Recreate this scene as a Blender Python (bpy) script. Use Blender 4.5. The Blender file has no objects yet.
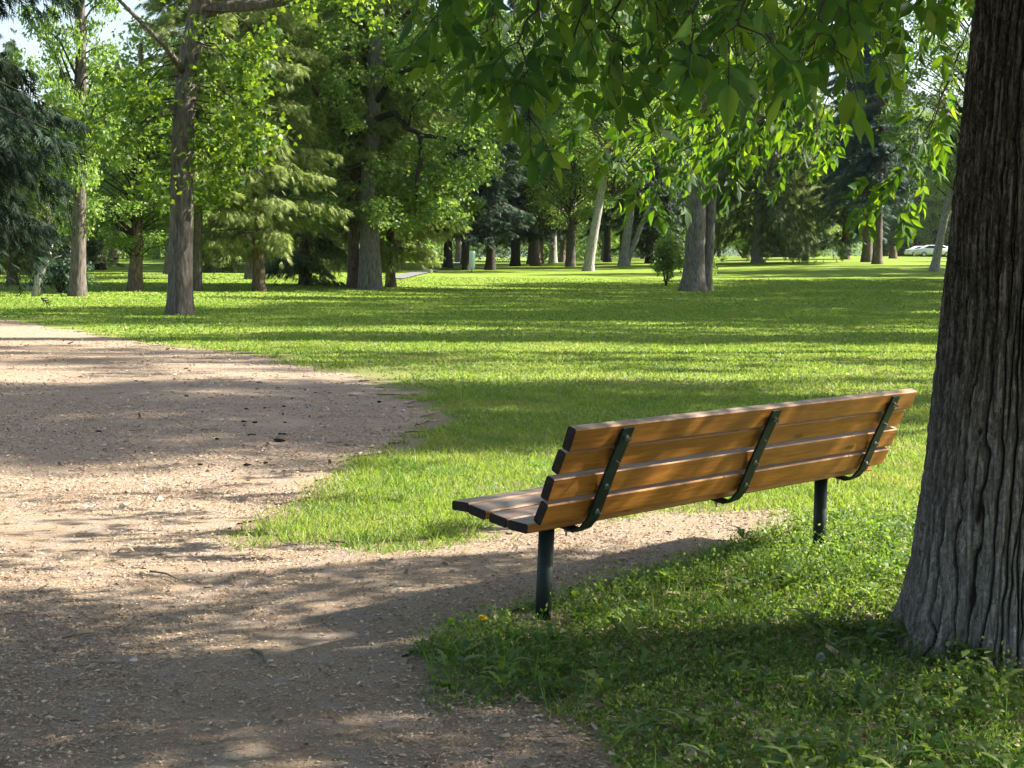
import bpy, math, random
import numpy as np
from mathutils import Matrix, Vector

rng = np.random.default_rng(7)
random.seed(7)
C = bpy.context.scene.collection
sc = bpy.context.scene
R = math.radians

# ------------------------------------------------------------------ camera
F = 1540.0; PIT = R(4.714); ROL = R(0.835); CH = 1.3634
cam_d = bpy.data.cameras.new('camera'); cam = bpy.data.objects.new('camera', cam_d); C.objects.link(cam)
cam_d.sensor_width = 36; cam_d.lens = F / 1024 * 36; cam_d.clip_start = 0.05; cam_d.clip_end = 9000
cam.matrix_world = Matrix.Translation((0, 0, CH)) @ Matrix.Rotation(R(90) - PIT, 4, 'X') @ Matrix.Rotation(ROL, 4, 'Z')
cam_d.dof.use_dof = False
sc.camera = cam

def ray(x, y):
    X, Y = x - 512, y - 384
    c, s = math.cos(ROL), math.sin(ROL); X, Y = X * c + Y * s, -X * s + Y * c
    dx, dv = X / F, -Y / F
    c, s = math.cos(PIT), math.sin(PIT)
    return np.array([dx, c + dv * s, -s + dv * c])

def at(x, y, Y):                      # point seen at pixel x,y at distance Y along +Y
    r = ray(x, y); return np.array([0, 0, CH]) + r * (Y / r[1])

def sstep(a, b, v):
    t = np.clip((np.asarray(v, float) - a) / (b - a), 0, 1); return t * t * (3 - 2 * t)

# ------------------------------------------------------------------ noise
_perm = np.random.default_rng(3).random((256, 256))
def vnoise(x, y, perx=256):
    x = np.asarray(x, float); y = np.asarray(y, float)
    xi = np.floor(x).astype(int); yi = np.floor(y).astype(int)
    fx = x - xi; fy = y - yi; fx = fx * fx * (3 - 2 * fx); fy = fy * fy * (3 - 2 * fy)
    a = _perm[(xi % perx) % 256, yi % 256]; b = _perm[((xi + 1) % perx) % 256, yi % 256]
    c = _perm[(xi % perx) % 256, (yi + 1) % 256]; d = _perm[((xi + 1) % perx) % 256, (yi + 1) % 256]
    return (a * (1 - fx) + b * fx) * (1 - fy) + (c * (1 - fx) + d * fx) * fy
def fbm(x, y, o=4):
    s = 0; a = 1; t = 0
    for i in range(o):
        s = s + a * vnoise(x * 2 ** i + 13.7 * i, y * 2 ** i + 5.1 * i); t += a; a *= .5
    return s / t

def terrain(x, y):
    x = np.asarray(x, float); y = np.asarray(y, float)
    z = .75 * sstep(45, 130, y) + .45 * sstep(0, 35, x) * sstep(45, 130, y) + .5 * sstep(120, 210, y) * sstep(15, 55, x) + .5 * sstep(62, 118, y) * sstep(-4, 22, x)
    far = sstep(9, 30, y)
    z = z + far * (.10 * (fbm(x / 14 + 40, y / 14 + 40, 2) - .5))
    return z

def ground(x, y):                     # pixel -> point on the terrain
    r = ray(x, y); o = np.array([0, 0, CH]); t = 2.0
    while t < 400:
        p = o + r * t
        if p[2] <= terrain(p[0], p[1]): break
        t *= 1.002
        t += .002
    p = o + r * t; p[2] = float(terrain(p[0], p[1])); return p

# ------------------------------------------------------------------ mesh helpers
class MB:
    def __init__(s): s.v = []; s.f3 = []; s.f4 = []; s.m3 = []; s.m4 = []; s.n = 0; s.attr = []
    def add(s, v, f3=None, f4=None, mat=0, attr=None):
        v = np.asarray(v, float).reshape(-1, 3)
        if f3 is not None and len(f3): s.f3.append(np.asarray(f3) + s.n); s.m3.append(np.full(len(f3), mat))
        if f4 is not None and len(f4): s.f4.append(np.asarray(f4) + s.n); s.m4.append(np.full(len(f4), mat))
        s.v.append(v); s.n += len(v)
        s.attr.append(np.zeros(len(v)) if attr is None else np.asarray(attr, float))
    def mesh(s, name, mats, smooth=True, attr=None):
        me = bpy.data.meshes.new(name)
        v = np.concatenate(s.v)
        f3 = np.concatenate(s.f3) if s.f3 else np.zeros((0, 3), int)
        f4 = np.concatenate(s.f4) if s.f4 else np.zeros((0, 4), int)
        mi = np.concatenate(s.m3 + s.m4) if (s.m3 or s.m4) else np.zeros(0)
        me.vertices.add(len(v)); me.vertices.foreach_set('co', v.astype(np.float32).ravel())
        nl = f3.size + f4.size; me.loops.add(nl)
        me.loops.foreach_set('vertex_index', np.concatenate([f3.ravel(), f4.ravel()]).astype(np.int32))
        me.polygons.add(len(f3) + len(f4))
        st = np.concatenate([np.arange(len(f3)) * 3, f3.size + np.arange(len(f4)) * 4])
        me.polygons.foreach_set('loop_start', st.astype(np.int32))
        me.polygons.foreach_set('material_index', mi.astype(np.int32))
        for m in (mats if isinstance(mats, (list, tuple)) else [mats]): me.materials.append(m)
        if attr:
            a = me.attributes.new(attr, 'FLOAT', 'POINT'); a.data.foreach_set('value', np.concatenate(s.attr).astype(np.float32))
        me.update(calc_edges=True)
        me.polygons.foreach_set('use_smooth', np.full(len(me.polygons), smooth))
        me.validate(); return me
    def build(s, name, mats, parent=None, smooth=True, attr=None):
        return link(name, s.mesh(name, mats, smooth, attr), parent)

def link(name, me, parent=None):
    o = bpy.data.objects.new(name, me); C.objects.link(o)
    if parent is not None: o.parent = parent
    return o
def tag(o, label=None, cat=None, group=None, kind=None):
    if label: o['label'] = label
    if cat: o['category'] = cat
    if group: o['group'] = group
    if kind: o['kind'] = kind
    return o
def empty(name, loc, rz=0, scale=1):
    o = bpy.data.objects.new(name, None); C.objects.link(o); o.location = loc; o.rotation_euler = (0, 0, rz); o.scale = (scale,) * 3
    o.empty_display_size = .2
    return o
def norm(v): return v / (np.linalg.norm(v, axis=-1, keepdims=True) + 1e-9)

def tube(mb, pts, rad, sides=8, mat=0, cap=True):
    pts = np.asarray(pts, float); n = len(pts); rad = np.broadcast_to(np.asarray(rad, float), (n,))
    t = norm(np.gradient(pts, axis=0)); ref = np.array([0, 0, 1.]) if abs(t[0, 2]) < .9 else np.array([1., 0, 0])
    a = norm(np.cross(t, ref)); b = np.cross(t, a)
    th = np.arange(sides) / sides * 2 * np.pi
    v = pts[:, None] + rad[:, None, None] * (np.cos(th)[None, :, None] * a[:, None] + np.sin(th)[None, :, None] * b[:, None])
    i = np.arange(n - 1)[:, None] * sides; j = np.arange(sides)[None]; k = (j + 1) % sides
    f = np.stack([i + j, i + k, i + sides + k, i + sides + j], -1).reshape(-1, 4)
    V = v.reshape(-1, 3)
    f3 = None
    if cap:
        V = np.concatenate([V, pts[-1:], pts[:1]]); e = (n - 1) * sides; J = np.arange(sides); K = (J + 1) % sides
        f3 = np.concatenate([np.stack([e + J, e + K, np.full(sides, n * sides)], -1), np.stack([K, J, np.full(sides, n * sides + 1)], -1)])
    mb.add(V, f3, f, mat)

def box(mb, c, s, M=None, mat=0):
    v = np.array([[x, y, z] for x in (-.5, .5) for y in (-.5, .5) for z in (-.5, .5)]) * np.asarray(s)
    if M is not None: v = v @ np.asarray(M).T
    mb.add(v + np.asarray(c), None, [[0, 1, 3, 2], [4, 6, 7, 5], [0, 4, 5, 1], [2, 3, 7, 6], [0, 2, 6, 4], [1, 5, 7, 3]], mat)

def scatter(mb, tv, tf3, tf4, pos, d, nrm, L, W, mat=0, curl=1.0):
    """instances of a flat template (x along d, y across, z along normal) written into one mesh"""
    N = len(pos)
    if N == 0: return
    d = norm(d); nrm = nrm - (nrm * d).sum(1, keepdims=True) * d; nrm = norm(nrm); b = np.cross(nrm, d)
    L = np.broadcast_to(L, (N,)); W = np.broadcast_to(W, (N,)); curl = np.broadcast_to(curl, (N,))
    tv = np.asarray(tv, float); k = len(tv)
    v = pos[:, None] + tv[None, :, 0, None] * (L[:, None, None] * d[:, None]) + tv[None, :, 1, None] * (W[:, None, None] * b[:, None]) \
        + tv[None, :, 2, None] * ((L * curl)[:, None, None] * nrm[:, None])
    off = (np.arange(N) * k)[:, None, None]
    f3 = (np.asarray(tf3)[None] + off).reshape(-1, 3) if tf3 is not None and len(tf3) else None
    f4 = (np.asarray(tf4)[None] + off).reshape(-1, 4) if tf4 is not None and len(tf4) else None
    mb.add(v.reshape(-1, 3), f3, f4, mat)

def rand_dir(n, up=0.0, spread=1.0, r=rng):
    v = r.normal(size=(n, 3)) * spread; v[:, 2] += up; return norm(v)

# templates
def ovate(stations=((0, 0), (.10, .42), (.25, .88), (.42, 1.), (.60, .80), (.77, .45), (.90, .14), (1, 0)), fold=.10, droop=.16):
    v = [(0, 0, 0)]; q = []; t3 = []
    inner = stations[1:-1]
    for t, w in inner:
        z = -droop * t * t
        v += [(t, -w / 2, z + fold * w), (t, 0, z), (t, w / 2, z + fold * w)]
    v.append((1, 0, -droop)); n = len(inner); e = len(v) - 1
    t3 += [(0, 2, 1), (0, 3, 2)]
    for i in range(n - 1):
        a = 1 + 3 * i; q += [(a, a + 1, a + 4, a + 3), (a + 1, a + 2, a + 5, a + 4)]
    a = 1 + 3 * (n - 1); t3 += [(a, a + 1, e), (a + 1, a + 2, e)]
    return v, t3, q
LEAF_HI = ovate(((0, 0), (.08, .30), (.2, .72), (.36, .98), (.52, .93), (.68, .62), (.82, .30), (.92, .10), (1, 0)), .09, .22)
LEAF_MID = ovate(((0, 0), (.2, .8), (.5, 1.), (.8, .4), (1, 0)))
LEAF_LO = ([(0, 0, 0), (.45, -.5, .06), (.45, .5, .06), (1, 0, -.08)], [(0, 2, 1), (1, 2, 3)], None)
MAPLE = ([(0, 0, 0), (.15, -.38, .05), (.42, -.52, .03), (.55, -.24, .0), (1, 0, -.1), (.55, .24, .0), (.42, .52, .03), (.15, .38, .05), (.5, 0, -.03)],
         [(0, 8, 1), (1, 8, 2), (2, 8, 3), (3, 8, 4), (4, 8, 5), (5, 8, 6), (6, 8, 7), (7, 8, 0)], None)
def _spray():
    v = []; t = []
    for x0, x1, y1, w in ((0, 1.0, 0, .10), (.05, .52, -.62, .085), (.1, .60, .60, .085), (.28, .80, -.62, .075), (.35, .86, .58, .075), (.5, .98, -.40, .06), (.55, 1.0, .38, .06)):
        k = len(v); a = math.atan2(y1, x1 - x0 + 1e-6); px, py = -math.sin(a) * w, math.cos(a) * w
        v += [(x0 - px, -py, -.1 * x0 * x0), (x0 + px, py, -.1 * x0 * x0), (x1, y1, -.22 * x1 * x1)]; t.append((k, k + 1, k + 2))
    return v, t, None
SPRAY = _spray()
BLADE = ([(0, -.5, 0), (0, .5, 0), (.45, -.42, .04), (.45, .42, .04), (.8, -.25, .16), (.8, .25, .16), (1, 0, .30)], [(4, 5, 6)], [(0, 1, 3, 2), (2, 3, 5, 4)])
BLADE_LO = ([(0, -.5, 0), (0, .5, 0), (.6, -.35, .06), (.6, .35, .06), (1, 0, .2)], [(2, 3, 4)], [(0, 1, 3, 2)])

# ------------------------------------------------------------------ materials
class NT:
    def __init__(s, name):
        s.m = bpy.data.materials.new(name); s.m.use_nodes = True; s.t = s.m.node_tree; s.n = s.t.nodes; s.n.clear()
        s.out = s.n.new('ShaderNodeOutputMaterial')
    def new(s, t, **k):
        n = s.n.new(t)
        for a, b in k.items(): setattr(n, a, b)
        return n
    def l(s, a, b): s.t.links.new(a, b)
    def ramp(s, fac, stops, interp='LINEAR'):
        r = s.new('ShaderNodeValToRGB'); cr = r.color_ramp; cr.interpolation = interp
        while len(cr.elements) < len(stops): cr.elements.new(.5)
        for e, (p, c) in zip(cr.elements, stops): e.position = p; e.color = (*c, 1) if len(c) == 3 else c
        s.l(fac, r.inputs[0]); return r.outputs[0]
    def noise(s, scale, detail=4, rough=.55, vec=None, dist=0):
        n = s.new('ShaderNodeTexNoise'); n.inputs['Scale'].default_value = scale; n.inputs['Detail'].default_value = detail
        n.inputs['Roughness'].default_value = rough; n.inputs['Distortion'].default_value = dist
        if vec is not None: s.l(vec, n.inputs['Vector'])
        return n.outputs['Fac']
    def coord(s, which='Object', scale=(1, 1, 1)):
        c = s.new('ShaderNodeTexCoord'); m = s.new('ShaderNodeMapping'); m.inputs['Scale'].default_value = scale
        s.l(c.outputs[which], m.inputs['Vector']); return m.outputs[0]
    def mix(s, fac, a, b, mode='MIX'):
        m = s.new('ShaderNodeMix', data_type='RGBA', blend_type=mode)
        for i, v in ((0, fac), (6, a), (7, b)):
            if isinstance(v, (int, float)): m.inputs[i].default_value = v
            elif isinstance(v, tuple): m.inputs[i].default_value = (*v, 1)
            else: s.l(v, m.inputs[i])
        return m.outputs[2]
    def math(s, op, a, b=None):
        m = s.new('ShaderNodeMath', operation=op)
        for i, v in enumerate((a, b)):
            if v is None: continue
            if isinstance(v, (int, float)): m.inputs[i].default_value = v
            else: s.l(v, m.inputs[i])
        return m.outputs[0]
    def bsdf(s, col, rough=.8, spec=.3, bump=None, bstr=.5, bdist=.01, metal=0):
        p = s.new('ShaderNodeBsdfPrincipled')
        if isinstance(col, tuple): p.inputs['Base Color'].default_value = (*col, 1)
        else: s.l(col, p.inputs['Base Color'])
        if isinstance(rough, (int, float)): p.inputs['Roughness'].default_value = rough
        else: s.l(rough, p.inputs['Roughness'])
        p.inputs['Specular IOR Level'].default_value = spec; p.inputs['Metallic'].default_value = metal
        if bump is not None:
            b = s.new('ShaderNodeBump'); b.inputs['Strength'].default_value = bstr; b.inputs['Distance'].default_value = bdist
            s.l(bump, b.inputs['Height']); s.l(b.outputs[0], p.inputs['Normal'])
        s.l(p.outputs[0], s.out.inputs[0]); return p

def leaf_mat(name, stops, trans, tfac=.45, rough=.5, spec=.35, patch=None):
    """stops: reflectance colours picked at random per leaf; trans: tint of the light coming through"""
    t = NT(name); g = t.new('ShaderNodeNewGeometry')
    col = t.ramp(g.outputs['Random Per Island'], stops)
    tcol = t.ramp(g.outputs['Random Per Island'], trans)
    if patch:
        v = t.coord('Object', (1, .6, 1)); n1 = t.ramp(t.noise(.55, 4, .65, v), [(.48, (0, 0, 0)), (.66, (.75, .75, .75))]); n2 = t.ramp(t.noise(2.3, 4, .65, v), [(.50, (0, 0, 0)), (.64, (.6, .6, .6))])
        col = t.mix(n1, col, patch[0]); col = t.mix(n2, col, patch[1]); tcol = t.mix(n1, tcol, patch[2]); tcol = t.mix(n2, tcol, patch[3])
    p = t.bsdf(col, rough, spec); tr = t.new('ShaderNodeBsdfTranslucent'); t.l(tcol, tr.inputs[0])
    m = t.new('ShaderNodeMixShader'); m.inputs[0].default_value = tfac
    t.l(p.outputs[0], m.inputs[1]); t.l(tr.outputs[0], m.inputs[2]); t.l(m.outputs[0], t.out.inputs[0])
    return t.m

def bark_mat(name, c0, c1, c2, sc_=(6, 6, 1.2), bstr=.8, bdist=.03):
    t = NT(name); v = t.coord('Object', sc_)
    n = t.noise(3.0, 8, .65, v, .3); n2 = t.noise(14.0, 5, .6, v)
    h = t.math('ADD', n, t.math('MULTIPLY', n2, .4))
    col = t.ramp(n, [(.35, c0), (.5, c1), (.68, c2)])
    col = t.mix(t.math('MULTIPLY', n2, .5), col, c0)
    t.bsdf(col, .9, .2, h, bstr, bdist); return t.m

M = {}
M['bark_grey'] = bark_mat('bark_grey', (.05, .04, .035), (.13, .11, .095), (.24, .21, .18))
M['bark_mid'] = bark_mat('bark_mid', (.085, .075, .065), (.20, .18, .16), (.34, .31, .28))
M['bark_warm'] = bark_mat('bark_warm', (.05, .035, .025), (.15, .11, .08), (.27, .2, .15))
M['bark_dark'] = bark_mat('bark_dark', (.02, .016, .013), (.05, .04, .033), (.09, .075, .06))
M['bark_pale'] = bark_mat('bark_pale', (.14, .13, .12), (.34, .32, .3), (.5, .48, .45))
M['leaf_maple'] = leaf_mat('leaf_maple', [(0, (.03, .075, .014)), (.5, (.055, .115, .018)), (1, (.12, .18, .03))], [(0, (.14, .27, .015)), (1, (.40, .54, .03))], .42)
M['leaf_elm'] = leaf_mat('leaf_elm', [(0, (.06, .115, .025)), (.5, (.115, .185, .045)), (1, (.21, .28, .085))], [(0, (.22, .40, .04)), (1, (.42, .60, .08))], .4)
M['leaf_pale'] = leaf_mat('leaf_pale', [(0, (.08, .13, .04)), (.5, (.14, .20, .065)), (1, (.22, .28, .10))], [(0, (.22, .38, .06)), (1, (.38, .55, .11))], .4)
M['leaf_near'] = leaf_mat('leaf_near', [(0, (.016, .055, .018)), (.5, (.028, .08, .02)), (1, (.05, .125, .022))], [(0, (.10, .24, .01)), (.6, (.22, .42, .012)), (1, (.42, .60, .02))], .38, .5, .3)
M['needle_dark'] = leaf_mat('needle_dark', [(0, (.02, .042, .024)), (.6, (.04, .078, .045)), (1, (.08, .13, .08))], [(0, (.03, .07, .03)), (1, (.06, .12, .05))], .18, .6, .25)
M['needle_blue'] = leaf_mat('needle_blue', [(0, (.03, .06, .05)), (.6, (.055, .10, .085)), (1, (.10, .16, .14))], [(0, (.04, .08, .05)), (1, (.07, .13, .08))], .18, .6, .25)
M['needle_light'] = leaf_mat('needle_light', [(0, (.11, .145, .04)), (.5, (.22, .27, .08)), (1, (.36, .40, .14))], [(0, (.24, .34, .06)), (1, (.42, .52, .10))], .38, .6, .25)
M['needle_olive'] = leaf_mat('needle_olive', [(0, (.04, .06, .024)), (.5, (.09, .125, .045)), (1, (.18, .22, .085))], [(0, (.09, .15, .04)), (1, (.2, .3, .07))], .22, .6, .25)
def near_leaf():
    t = NT('leaf_near'); g = t.new('ShaderNodeNewGeometry'); at_ = t.new('ShaderNodeAttribute', attribute_name='blade'); sp_ = t.new('ShaderNodeSeparateXYZ'); t.l(at_.outputs['Vector'], sp_.inputs[0])
    w_ = t.math('ABSOLUTE', sp_.outputs[1]); mid = t.ramp(w_, [(.0, (1, 1, 1)), (.035, (0, 0, 0))])
    ph = t.math('ADD', t.math('MULTIPLY', sp_.outputs[0], 44), t.math('MULTIPLY', w_, -46)); lat = t.ramp(t.math('SINE', ph), [(.80, (0, 0, 0)), (1, (.6, .6, .6))])
    vein = t.math('MULTIPLY', t.math('MAXIMUM', mid, lat), sp_.outputs[2]); n = t.noise(34, 4, .6, t.coord('Object'))
    rnd = g.outputs['Random Per Island']
    col = t.ramp(rnd, [(0, (.010, .034, .011)), (.5, (.020, .058, .015)), (.95, (.038, .10, .02)), (1, (.09, .12, .03))]); col = t.mix(t.math('MULTIPLY', n, .3), col, (.03, .085, .02)); col = t.mix(t.math('MULTIPLY', vein, .4), col, (.09, .17, .05))
    tc = t.ramp(rnd, [(0, (.07, .20, .008)), (.6, (.19, .38, .010)), (1, (.42, .60, .02))]); tc = t.mix(t.math('MULTIPLY', vein, .5), tc, (.05, .12, .01)); tc = t.mix(t.math('MULTIPLY', n, .3), tc, (.12, .2, .01))
    p = t.bsdf(col, .58, .18, t.math('SUBTRACT', n, t.math('MULTIPLY', vein, .5)), .5, .003); tr = t.new('ShaderNodeBsdfTranslucent'); t.l(tc, tr.inputs[0]); m = t.new('ShaderNodeMixShader'); m.inputs[0].default_value = .38
    t.l(p.outputs[0], m.inputs[1]); t.l(tr.outputs[0], m.inputs[2]); t.l(m.outputs[0], t.out.inputs[0]); return t.m
M['leaf_near'] = near_leaf()
M['dead_twig'] = bark_mat('dead_twig', (.08, .06, .05), (.16, .13, .11), (.25, .21, .18))
M['grass'] = leaf_mat('grass', [(0, (.07, .13, .018)), (.5, (.125, .205, .028)), (.88, (.20, .28, .05)), (1, (.42, .38, .17))], [(0, (.20, .34, .02)), (.9, (.38, .52, .04)), (1, (.44, .42, .14))], .42, .5, .35, patch=((.22, .24, .06), (.07, .15, .03), (.40, .44, .08), (.16, .34, .03)))
M['weed_grass'] = leaf_mat('weed_grass', [(0, (.04, .10, .02)), (.6, (.075, .16, .03)), (.9, (.13, .21, .05)), (1, (.32, .28, .14))], [(0, (.12, .28, .02)), (.9, (.24, .42, .04)), (1, (.3, .3, .1))], .4, .5, .3)
M['weed_leaf'] = leaf_mat('weed_leaf', [(0, (.035, .085, .018)), (.6, (.08, .15, .03)), (1, (.24, .30, .08))], [(0, (.14, .28, .02)), (1, (.38, .52, .05))], .40, .5, .3)

# lawn soil / far lawn
def lawn_mat():
    t = NT('lawn_soil'); v = t.coord('Object')
    g = t.new('ShaderNodeNewGeometry'); sep = t.new('ShaderNodeSeparateXYZ'); t.l(g.outputs['Position'], sep.inputs[0])
    n = t.noise(.35, 4, .6, v); n2 = t.noise(9, 6, .7, v); n3 = t.noise(60, 3, .7, v)
    green = t.ramp(n2, [(.3, (.11, .18, .022)), (.55, (.17, .25, .032)), (.75, (.23, .31, .05))])
    green = t.mix(t.ramp(n, [(.42, (0, 0, 0)), (.7, (.5, .5, .5))]), green, (.25, .29, .055))
    soil = t.ramp(n3, [(.3, (.13, .095, .065)), (.6, (.28, .21, .145)), (.8, (.42, .33, .23))])
    yy = t.new('ShaderNodeMapRange'); yy.inputs[1].default_value = 14; yy.inputs[2].default_value = 34; t.l(sep.outputs[1], yy.inputs[0])
    nr_ = t.new('ShaderNodeAttribute', attribute_name='turf'); near = t.mix(t.math('MULTIPLY', nr_.outputs['Fac'], .6), soil, t.mix(.6, (.06, .05, .03), green))
    col = t.mix(yy.outputs[0], near, green)
    t.bsdf(col, .95, .1, n3, .6, .02); return t.m
M['lawn'] = lawn_mat()

def path_mat():
    t = NT('path_mulch'); v = t.coord('Object')
    n = t.noise(.9, 4, .6, v); n2 = t.noise(70, 5, .75, v, .4); n3 = t.noise(260, 3, .7, v); n4 = t.noise(6, 4, .6, v)
    vs = t.coord('Object', (1, 3, 1)); n5 = t.noise(90, 3, .7, vs, 1.0)
    col = t.ramp(n2, [(.28, (.14, .10, .07)), (.45, (.28, .20, .135)), (.6, (.42, .335, .225)), (.78, (.61, .50, .36))])
    col = t.mix(t.ramp(n, [(.4, (0, 0, 0)), (.62, (.75, .75, .75))]), col, (.30, .215, .145))
    col = t.mix(t.ramp(n4, [(.45, (0, 0, 0)), (.66, (.6, .6, .6))]), col, (.31, .275, .24))
    col = t.mix(t.ramp(n5, [(.62, (0, 0, 0)), (.7, (.8, .8, .8))]), col, (.62, .50, .37))
    h = t.math('ADD', n2, t.math('MULTIPLY', n3, .5))
    t.bsdf(col, .95, .15, h, .9, .012); return t.m
M['path'] = path_mat()
def chip_mat():
    t = NT('wood_chip'); g = t.new('ShaderNodeNewGeometry')
    col = t.ramp(g.outputs['Random Per Island'], [(0, (.12, .08, .055)), (.3, (.24, .16, .11)), (.6, (.36, .26, .175)), (.9, (.46, .35, .24)), (1, (.60, .50, .38))])
    t.bsdf(col, .85, .2); return t.m
M['chip'] = chip_mat()
def simple(name, col, rough=.6, spec=.3, metal=0, nz=None):
    t = NT(name)
    if nz:
        n = t.noise(nz[0], 5, .6, t.coord('Object')); c = t.ramp(n, [(.3, tuple(x * nz[1] for x in col)), (.7, col)])
        t.bsdf(c, rough, spec, n, .3, .002, metal)
    else: t.bsdf(col, rough, spec, metal=metal)
    return t.m
M['green_metal'] = simple('dark_green_paint', (.010, .022, .017), .5, .25, 0, (45, .6))
M['bolt'] = simple('galvanised_bolt', (.45, .45, .44), .4, .5, .9, (90, .5))

def wood_mat():
    t = NT('varnished_plank')
    oi = t.new('ShaderNodeObjectInfo'); c = t.new('ShaderNodeTexCoord')
    add = t.new('ShaderNodeVectorMath', operation='MULTIPLY_ADD'); sc3 = t.new('ShaderNodeCombineXYZ')
    t.l(oi.outputs['Random'], sc3.inputs[0]); t.l(oi.outputs['Random'], sc3.inputs[1]); sc3.inputs[2].default_value = 0
    add.inputs[1].default_value = (37, 17, 0); t.l(sc3.outputs[0], add.inputs[0]); t.l(c.outputs['Object'], add.inputs[2])
    m = t.new('ShaderNodeMapping'); m.inputs['Scale'].default_value = (1.3, 22, 22); t.l(add.outputs[0], m.inputs[0])
    g1 = t.noise(1.6, 6, .6, m.outputs[0], 1.2)
    m2 = t.new('ShaderNodeMapping'); m2.inputs['Scale'].default_value = (6, 180, 180); t.l(add.outputs[0], m2.inputs[0])
    g2 = t.noise(1.5, 4, .7, m2.outputs[0], .2)
    col = t.ramp(g1, [(.3, (.20, .070, .009)), (.48, (.37, .150, .020)), (.62, (.47, .21, .032)), (.75, (.27, .098, .014))])
    col = t.mix(t.ramp(g2, [(.4, (0, 0, 0)), (.62, (.55, .55, .55))]), col, (.17, .068, .014))
    tone = t.ramp(oi.outputs['Random'], [(0, (.78, .76, .74)), (1, (1.12, 1.08, 1.0))])
    col = t.mix(1.0, col, tone, 'MULTIPLY')
    pn = t.noise(7, 5, .6, add.outputs[0]); st = t.noise(2.2, 5, .65, add.outputs[0], .5)
    col = t.mix(t.ramp(st, [(.42, (0, 0, 0)), (.66, (.55, .55, .55))]), col, (.20, .085, .022))
    kv = t.new('ShaderNodeTexVoronoi'); kv.inputs['Scale'].default_value = 1.0; km = t.new('ShaderNodeMapping'); km.inputs['Scale'].default_value = (2.2, 9, 9); t.l(add.outputs[0], km.inputs[0]); t.l(km.outputs[0], kv.inputs['Vector'])
    col = t.mix(t.ramp(kv.outputs['Distance'], [(.05, (.85, .85, .85)), (.13, (0, 0, 0))]), col, (.07, .028, .010))
    # worn varnish where the plank faces up: bare grey wood
    ge = t.new('ShaderNodeNewGeometry'); sx = t.new('ShaderNodeSeparateXYZ'); t.l(ge.outputs['True Normal'], sx.inputs[0])
    up = t.math('MULTIPLY', t.ramp(sx.outputs[2], [(.55, (0, 0, 0)), (.85, (1, 1, 1))]), t.ramp(pn, [(.3, (.55, .55, .55)), (.6, (1, 1, 1))]))
    grey = t.ramp(g2, [(.3, (.13, .095, .07)), (.6, (.30, .235, .185)), (.8, (.40, .33, .27))])
    col = t.mix(up, col, grey)
    t.bsdf(col, t.math('ADD', t.math('MULTIPLY', pn, .3), .32), .4, g2, .25, .002); return t.m
M['wood'] = wood_mat()
M['wood_end'] = simple('dark_end_grain', (.035, .026, .022), .8, .2, 0, (60, .4))

# ------------------------------------------------------------------ masks: path polygon (pixels -> ground)
PATH_PX = [(-500, 332), (-120, 316), (0, 318), (40, 324), (70, 330), (130, 340), (230, 352), (300, 364), (345, 376), (400, 393), (425, 410),
           (414, 430), (370, 450), (330, 475), (280, 505), (232, 528), (222, 552), (255, 549), (300, 541), (350, 553), (420, 554), (455, 543),
           (500, 532), (560, 522), (640, 515), (700, 512), (775, 510), (790, 520), (772, 540), (730, 552), (700, 566), (640, 585), (575, 600),
           (520, 615), (470, 628), (410, 652), (425, 690), (480, 706), (540, 706), (600, 724), (640, 768), (655, 860), (640, 1400), (-1500, 1400), (-2500, 700)]
PATH_W = []
for x, y in PATH_PX:
    r = ray(x, y); t = -CH / r[2]; PATH_W.append((r[0] * t, r[1] * t))
PATH_W = np.array(PATH_W)
def inpoly(P, x, y):
    ins = np.zeros(np.shape(x), bool); n = len(P)
    for i in range(n):
        x1, y1 = P[i]; x2, y2 = P[(i + 1) % n]
        if y1 == y2: continue
        c = ((y1 > y) != (y2 > y)) & (x < (x2 - x1) * (y - y1) / (y2 - y1) + x1); ins ^= c
    return ins
def on_path(x, y, jit=1.0):
    d = np.maximum(np.asarray(y, float) - 2, 1)
    k = .05 * jit * np.clip(d / 4, 1, 4)
    wx = (fbm(x * 3 + 7, y * 3 + 3, 3) - .5) * 4 * k; wy = (fbm(x * 3 + 57, y * 3 + 23, 3) - .5) * 6 * k
    return inpoly(PATH_W, x + wx, y + wy)

# weed bed (round the bench feet and the big trunk): right of the path, near the camera
WEED_W = []
for x, y in [(395, 655), (470, 622), (540, 605), (640, 578), (700, 560), (735, 545), (775, 530), (800, 520), (850, 512), (905, 515), (1100, 520), (1300, 620), (1300, 1500), (620, 1500), (655, 860), (640, 768), (600, 724), (540, 706), (470, 706), (425, 690)]:
    r = ray(x, y); t = -CH / r[2]; WEED_W.append((r[0] * t, r[1] * t))
WEED_W = np.array(WEED_W)

# ------------------------------------------------------------------ ground
def grid_mesh(name, xs, ys, zf, mat, mask=None, dz=0):
    X, Y = np.meshgrid(xs, ys, indexing='ij'); Z = zf(X, Y) + dz
    nx, ny = X.shape; idx = np.arange(nx * ny).reshape(nx, ny)
    f = np.stack([idx[:-1, :-1], idx[1:, :-1], idx[1:, 1:], idx[:-1, 1:]], -1).reshape(-1, 4)
    if mask is not None:
        cx = (X[:-1, :-1] + X[1:, 1:]) / 2; cy = (Y[:-1, :-1] + Y[1:, 1:]) / 2
        f = f[mask(cx, cy).ravel()]
        used = np.unique(f); mp = -np.ones(nx * ny, int); mp[used] = np.arange(len(used)); f = mp[f]
        V = np.stack([X, Y, Z], -1).reshape(-1, 3)[used]
    else: V = np.stack([X, Y, Z], -1).reshape(-1, 3)
    mb = MB(); mb.add(V, None, f); return mb.build(name, mat)
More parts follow.
